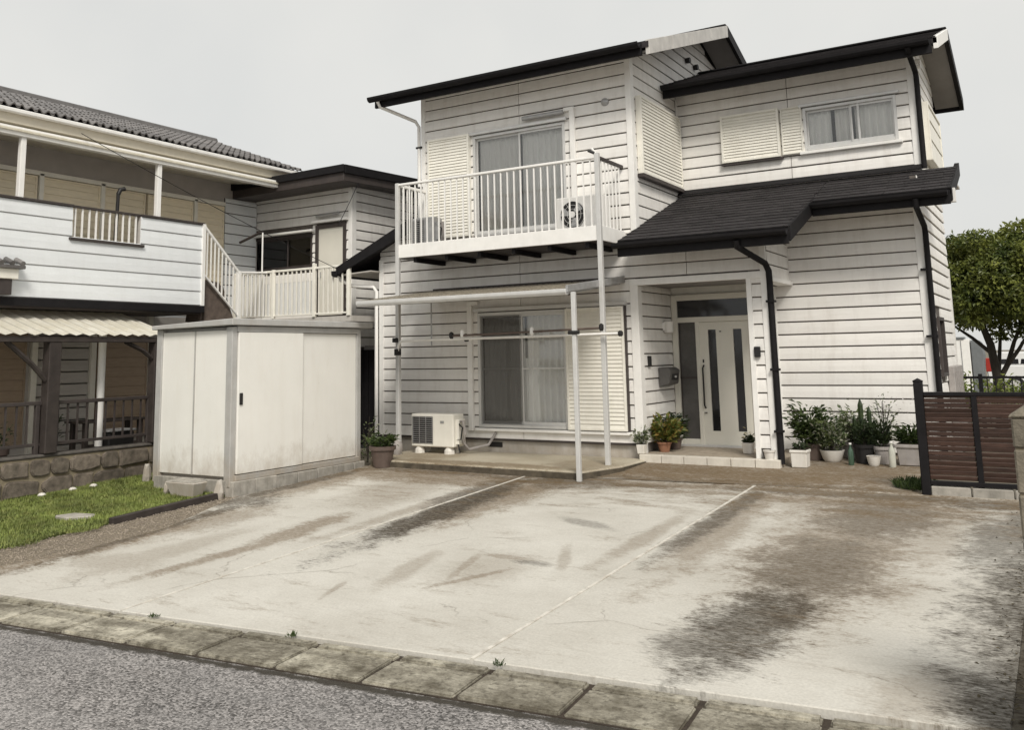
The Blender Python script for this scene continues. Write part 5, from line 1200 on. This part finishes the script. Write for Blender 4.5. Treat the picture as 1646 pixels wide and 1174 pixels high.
MB().hexa([(-5.548, -.052, 4.88), (-5.51, -.052, 4.88), (-5.51, 6, 5.08), (-5.548, 6, 5.08)], [(-5.548, -.052, 5.04), (-5.51, -.052, 5.04), (-5.51, 6, 5.24), (-5.548, 6, 5.24)]).build('fascia', DARKTRIM, ar, .006)
aw = window(an, AY, *AW, [-7.55], [(-8.4, -7.6, 3.3, 3.9, plain('brown_curtain', (.20, .17, .15), .9, .1, 6, (6, 6, .5), .1))], fmat=DARKBR, name='window')
MB().box(-8.62, -6.80, AY-.14, AY-.03, 3.985, 4.03).build('window_hood', TRIM, aw, .006)
ad = MB()
for (a, b, z0, z1) in ((-6.78, -6.71, 2.38, 4.10), (-6.09, -6.02, 2.38, 4.10), (-6.71, -6.09, 4.03, 4.10)): ad.box(a, b, AY-.05, AY+.05, z0, z1)
adr = ad.build('door', DARKBR, an, .004)
MB().box(-6.71, -6.09, AY-.02, AY+.02, 2.38, 4.03).build('door_leaf', DOORW, adr); MB().box(-6.85, -5.97, AY-.10, AY-.03, 4.14, 4.19).build('door_hood', TRIM, adr)
MB().box(-6.69, -6.64, AY-.06, AY-.02, 3.1, 3.2).build('door_knob', GREYM, adr)
tube('wall_light', GREYM, an, [(-6.70, AY-.1, 4.26), (-6.15, AY-.1, 4.28)], .03)
MB().box(-8.35, -5.15, -.30, AY-.04, 2.2, 2.30).build('deck', FOUND, an)
# railing of the annex deck
ar2 = thing('deck_railing', (-6.8, -.3, 2.3), 'cream upright-bar railing of the annex deck above the shed roof', 'railing')
MB().box(-8.0, -5.18, -.32, -.28, 3.15, 3.19).build('top_rail', CREAM, ar2, .005); MB().box(-8.0, -5.18, -.315, -.285, 2.34, 2.37).build('bottom_rail', CREAM, ar2, .004)
b3 = MB().box(-.012, .012, -.010, .010, 2.37, 3.15).mesh('baluster', (0, 0, 2.37)); b3.materials.append(CREAM)
for i in range(26): inst('baluster', b3, (-7.94+i*.108, -.30, 2.37), ar2)
for x in (-8.0, -7.0, -6.0, -5.20): MB().box(x-.03, x+.03, -.33, -.27, 2.3, 3.25 if x == -6.0 else 3.2).build('post', CREAM, ar2, .005)
MB().box(-7.9, -6.05, -.262, -.255, 2.36, 2.95).build('screen_sheet', plain('pale_sheet', (.66, .66, .65), .7, .06, 6, (9, 9, 1), .1), ar2)
st = thing('stair_railing', (-7.2, -1.4, 2.6), 'white sloping railing from the veranda down to the annex deck', 'railing')
MB().tube([(-7.18, -1.78, 3.87), (-7.18, -.98, 3.12)], .028, 8).build('handrail', TRIM, st); MB().tube([(-7.18, -1.78, 3.05), (-7.18, -.98, 2.35)], .02, 8).build('lower_rail', TRIM, st)
for i in range(9):
    y = -1.70+i*.085; zt = 3.87-(y+1.78)*.9375; MB().box(-7.19, -7.17, y-.01, y+.01, zt-.78, zt-.02).build('baluster', TRIM, st)
MB().box(-7.21, -7.15, -1.0, -.94, 2.3, 3.15).build('post', TRIM, st)
MB().tube([(-7.18, -.97, 3.12), (-7.18, -.30, 3.16)], .022, 8).build('handrail', TRIM, st)
for i in range(6): MB().box(-7.19, -7.17, -.88+i*.1, -.86+i*.1, 2.35, 3.12).build('baluster', TRIM, st)
t_ = thing('covered_bundle', (-7.45, -1.3, 2.3), 'brown cloth-covered bundle behind the stair railing', 'bundle')
MB().hexa([(-7.75, -1.70, 2.2), (-7.22, -1.74, 2.2), (-7.22, -.95, 2.2), (-7.75, -.95, 2.2)], [(-7.6, -1.68, 2.95), (-7.26, -1.72, 2.98), (-7.26, -1.25, 2.92), (-7.6, -1.2, 2.9)]).build('cover', FABRIC, t_, .05, seg=2)
MB().box(-8.3, -7.22, -1.75, -.3, 2.12, 2.2).build('landing', DARKBR, an)
t_ = thing('tv_mast_frame', (-7.6, -.6, 3.9), 'small dark canopy arm beside the annex wall', 'bracket')
tube('arm', DARKBR, t_, [(-7.9, -.3, 3.78), (-7.35, -.3, 3.93), (-7.3, -.3, 3.93)], .025); tube('leg', TRIM, t_, [(-7.3, -.3, 2.3), (-7.3, -.3, 3.92)], .015)
# dark gate closing the passage beside the house
pg = thing('passage_gate', (-5.4, .9, 0), 'dark slatted gate closing the passage between shed and house', 'gate')
for i in range(11): MB().box(-5.95+i*.11, -5.95+i*.11+.095, .88, .90, .02, 1.72).build('board', DARKTRIM, pg)
MB().box(-5.98, -4.76, .905, .94, .3, .36).box(-5.98, -4.76, .905, .94, 1.5, 1.56).build('rail', DARKTRIM, pg)
MB().box(-5.95, -4.76, .95, 1.0, 1.72, 1.80).build('beam', SOFFIT, an)
MB().box(AX1-.08, AX1, AY, 5.4, 0, 1.75).build('lower_wall', DARKBR, an); MB().box(AX0, AX1, AY+.2, AY+.28, 0, 2.2).build('lower_wall', DARKBR, an)
# cables
def cable(label, a, b, sag, r_=.006):
    a, b = Vector(a), Vector(b); t = thing('overhead_cable', tuple(a), label, 'cable', 'cables between the houses')
    pts = []
    for i in range(15): f = i/14; p = a.lerp(b, f); p.z -= sag*4*f*(1-f); pts.append(tuple(p))
    tube('wire', DARKTRIM, t, pts, r_, 6)
cable('thin dark cable sloping down from the neighbouring eave past the annex window', (-7.15, -4.2, 5.02), (-5.45, -.33, 3.12), .05)
cable('short thin cable on the right end of the annex', (-5.50, .3, 4.75), (-5.50, -.25, 3.9), .02)
cable('thin cable in the sky above the neighbouring roof at the left', (-12, -9.0, 8.2), (-9.4, -5.0, 6.25), .05)

# ------------------------------------------------------------------ behind the house on the right: fence, tree, hedge, car
rf_ = thing('garden_fence', (4.6, 5.6, 0), 'thin dark iron fence behind the house under the tree', 'fence')
MB().box(3.2, 8.2, 5.58, 5.62, 1.02, 1.06).build('top_rail', DARKTRIM, rf_); MB().box(3.2, 8.2, 5.58, 5.62, .2, .24).build('bottom_rail', DARKTRIM, rf_)
b4 = MB().box(-.009, .009, -.009, .009, .24, 1.02).mesh('bar', (0, 0, .24)); b4.materials.append(DARKTRIM)
for i in range(40): inst('bar', b4, (3.25+i*.125, 5.6, .24), rf_)
for x in (3.9, 5.15, 6.4): MB().box(x-.03, x+.03, 5.56, 5.64, 0, 1.10).build('post', DARKTRIM, rf_)
def leafcloud(mb, c, rad, n, ls, rng, shell=.55):
    for i in range(n):
        v = Vector((rng.gauss(0, 1), rng.gauss(0, 1), rng.gauss(0, 1))).normalized()
        r_ = (shell+(1-shell)*rng.random()**.6)
        p = Vector((c[0]+v.x*rad[0]*r_, c[1]+v.y*rad[1]*r_, c[2]+v.z*rad[2]*r_))
        d = v*.5+Vector((rng.gauss(0, .7), rng.gauss(0, .7), rng.gauss(0, .6)-.1)); mb.leaf(p, d, ls*rng.uniform(.7, 1.3), ls*.48*rng.uniform(.8, 1.2), v+Vector((rng.gauss(0, .5), rng.gauss(0, .5), .6)))
tr_ = thing('evergreen_tree', (4.0, 9.0, -.07), 'round evergreen tree behind the house at the right', 'tree')
TX, TY = 4.02, 9.0
MB().tube([(TX-.05, TY, -.1), (TX-.04, TY, .5), (TX-.06, TY, 1.0), (TX-.12, TY+.02, 1.6), (TX-.3, TY, 2.2)], [.115, .095, .085, .075, .05], 10).build('trunk', BARK, tr_, smooth=True)
for pts in ([(TX-.05, TY, .85), (TX+.15, TY+.05, 1.2), (TX+.30, TY+.1, 1.65), (TX+.55, TY, 2.2)], [(TX+.12, TY+.05, 1.15), (TX+.38, TY-.1, 1.5), (TX+.62, TY-.15, 1.9)], [(TX-.09, TY, 1.4), (TX-.45, TY+.1, 1.75), (TX-.75, TY, 2.0)], [(TX-.04, TY, .9), (TX+.02, TY+.3, 1.5), (TX+.1, TY+.5, 2.2)]):
    MB().tube(pts, [.06, .05, .038, .02][:len(pts)] if len(pts) == 4 else [.045, .035, .02], 8).build('limb', BARK, tr_, smooth=True)
rng = random.Random(33); mb = MB()
for i in range(120):
    v = Vector((rng.gauss(0, 1), rng.gauss(0, 1), rng.gauss(0, 1))).normalized()*rng.uniform(.25, 1.0)**.5
    c = (TX+.30+v.x*1.28, TY+v.y*1.2, 2.86+v.z*1.10)
    if c[2] < 1.72: c = (c[0], c[1], 1.72+rng.random()*.3)
    leafcloud(mb, c, (.37, .37, .25), 330, .10, rng, .3)
mb.build('crown', LEAF_T, tr_, recalc=False)
hd = thing('low_hedge', (5, 7.5, 0), 'low sunlit green hedge seen through the iron fence', 'hedge')
mb = MB()
for i in range(26): leafcloud(mb, (2.6+i*.2, 7.4+rng.uniform(-.2, .2), .62+rng.uniform(-.08, .10)), (.26, .26, .36), 130, .09, rng, .4)
mb.build('foliage', LEAF_H, hd, recalc=False)
t_ = thing('storage_cabinet', (2.1, 24, -.07), 'tall white cabinet standing beyond the iron fence', 'cabinet')
MB().box(1.83, 2.34, 24.0, 24.5, -.07, 1.84).build('body', TRIM, t_, .015); MB().box(2.06, 2.085, 23.985, 23.998, 0, 1.8).build('door_gap', GREYM, t_); MB().box(1.80, 2.2, 23.95, 24.5, 1.845, 1.92).build('top', BLUEG, t_, .01)
t_ = thing('covered_machine', (2.7, 24.3, -.07), 'dark grey rounded cover next to the tall white cabinet', 'cover')
MB().prism_y([(2.37, -.07), (2.66, -.07), (2.70, .6), (2.76, 1.3), (2.70, 1.70), (2.6, 1.80), (2.37, 1.80)], 24.05, 24.9).build('cover', BLUEG, t_, .02)
# white car, seen from the side, tail to the left
cr = thing('parked_car', (4.9, 27, -.15), 'white estate car parked behind the tree', 'car')
def carprof(pts, y0, y1, name, mat, bev=.05): return MB().prism_y(pts, y0, y1).build(name, mat, cr, bev, seg=2, smooth=True)
x0, z0, yf, yb = 2.70, -.15, 26.2, 27.9
carprof([(x0, z0+.35), (x0+4.4, z0+.35), (x0+4.45, z0+.75), (x0+4.2, z0+.95), (x0+3.1, z0+1.02), (x0, z0+1.05), (x0-.05, z0+.8)], yf, yb, 'body', CARW)
carprof([(x0+.05, z0+1.03), (x0+3.15, z0+1.02), (x0+2.45, z0+1.50), (x0+.35, z0+1.52)], yf+.08, yb-.08, 'cabin', CARW)
for a, b in ((.30, 1.0), (1.06, 1.72), (1.78, 2.55)):
    MB().hexa([(x0+a, yf+.07, z0+1.08), (x0+b, yf+.07, z0+1.08), (x0+b-.12*(b > 2), yf+.09, z0+1.43), (x0+a+.06, yf+.09, z0+1.43)], [(x0+a, yf+.085, z0+1.08), (x0+b, yf+.085, z0+1.08), (x0+b-.12*(b > 2), yf+.105, z0+1.43), (x0+a+.06, yf+.105, z0+1.43)]).build('window', GLASSD, cr)
MB().box(x0-.06, x0+.13, yf-.012, yf+.2, z0+.80, z0+1.30).build('tail_light', RED, cr, .02)
for x in (x0+.85, x0+3.5):
    o = MB().tube([(x, yf-.01, z0+.31), (x, yf+.2, z0+.31)], .31, 20).build('wheel', RUBBER, cr); MB().tube([(x, yf-.02, z0+.31), (x, yf-.011, z0+.31)], .19, 16).build('rim', ALU, o)
# far backdrop: low buildings and trees so the horizon is not bare
t_ = thing('far_building', (-2, 60, 0), 'low pale building far behind the tree', 'building')
MB().box(4.2, 22, 58, 66, -.1, 2.3).build('wall', SIDING_D, t_); MB().box(3.9, 22.4, 57.6, 66.4, 2.305, 2.5).build('roof', BLUEG, t_)
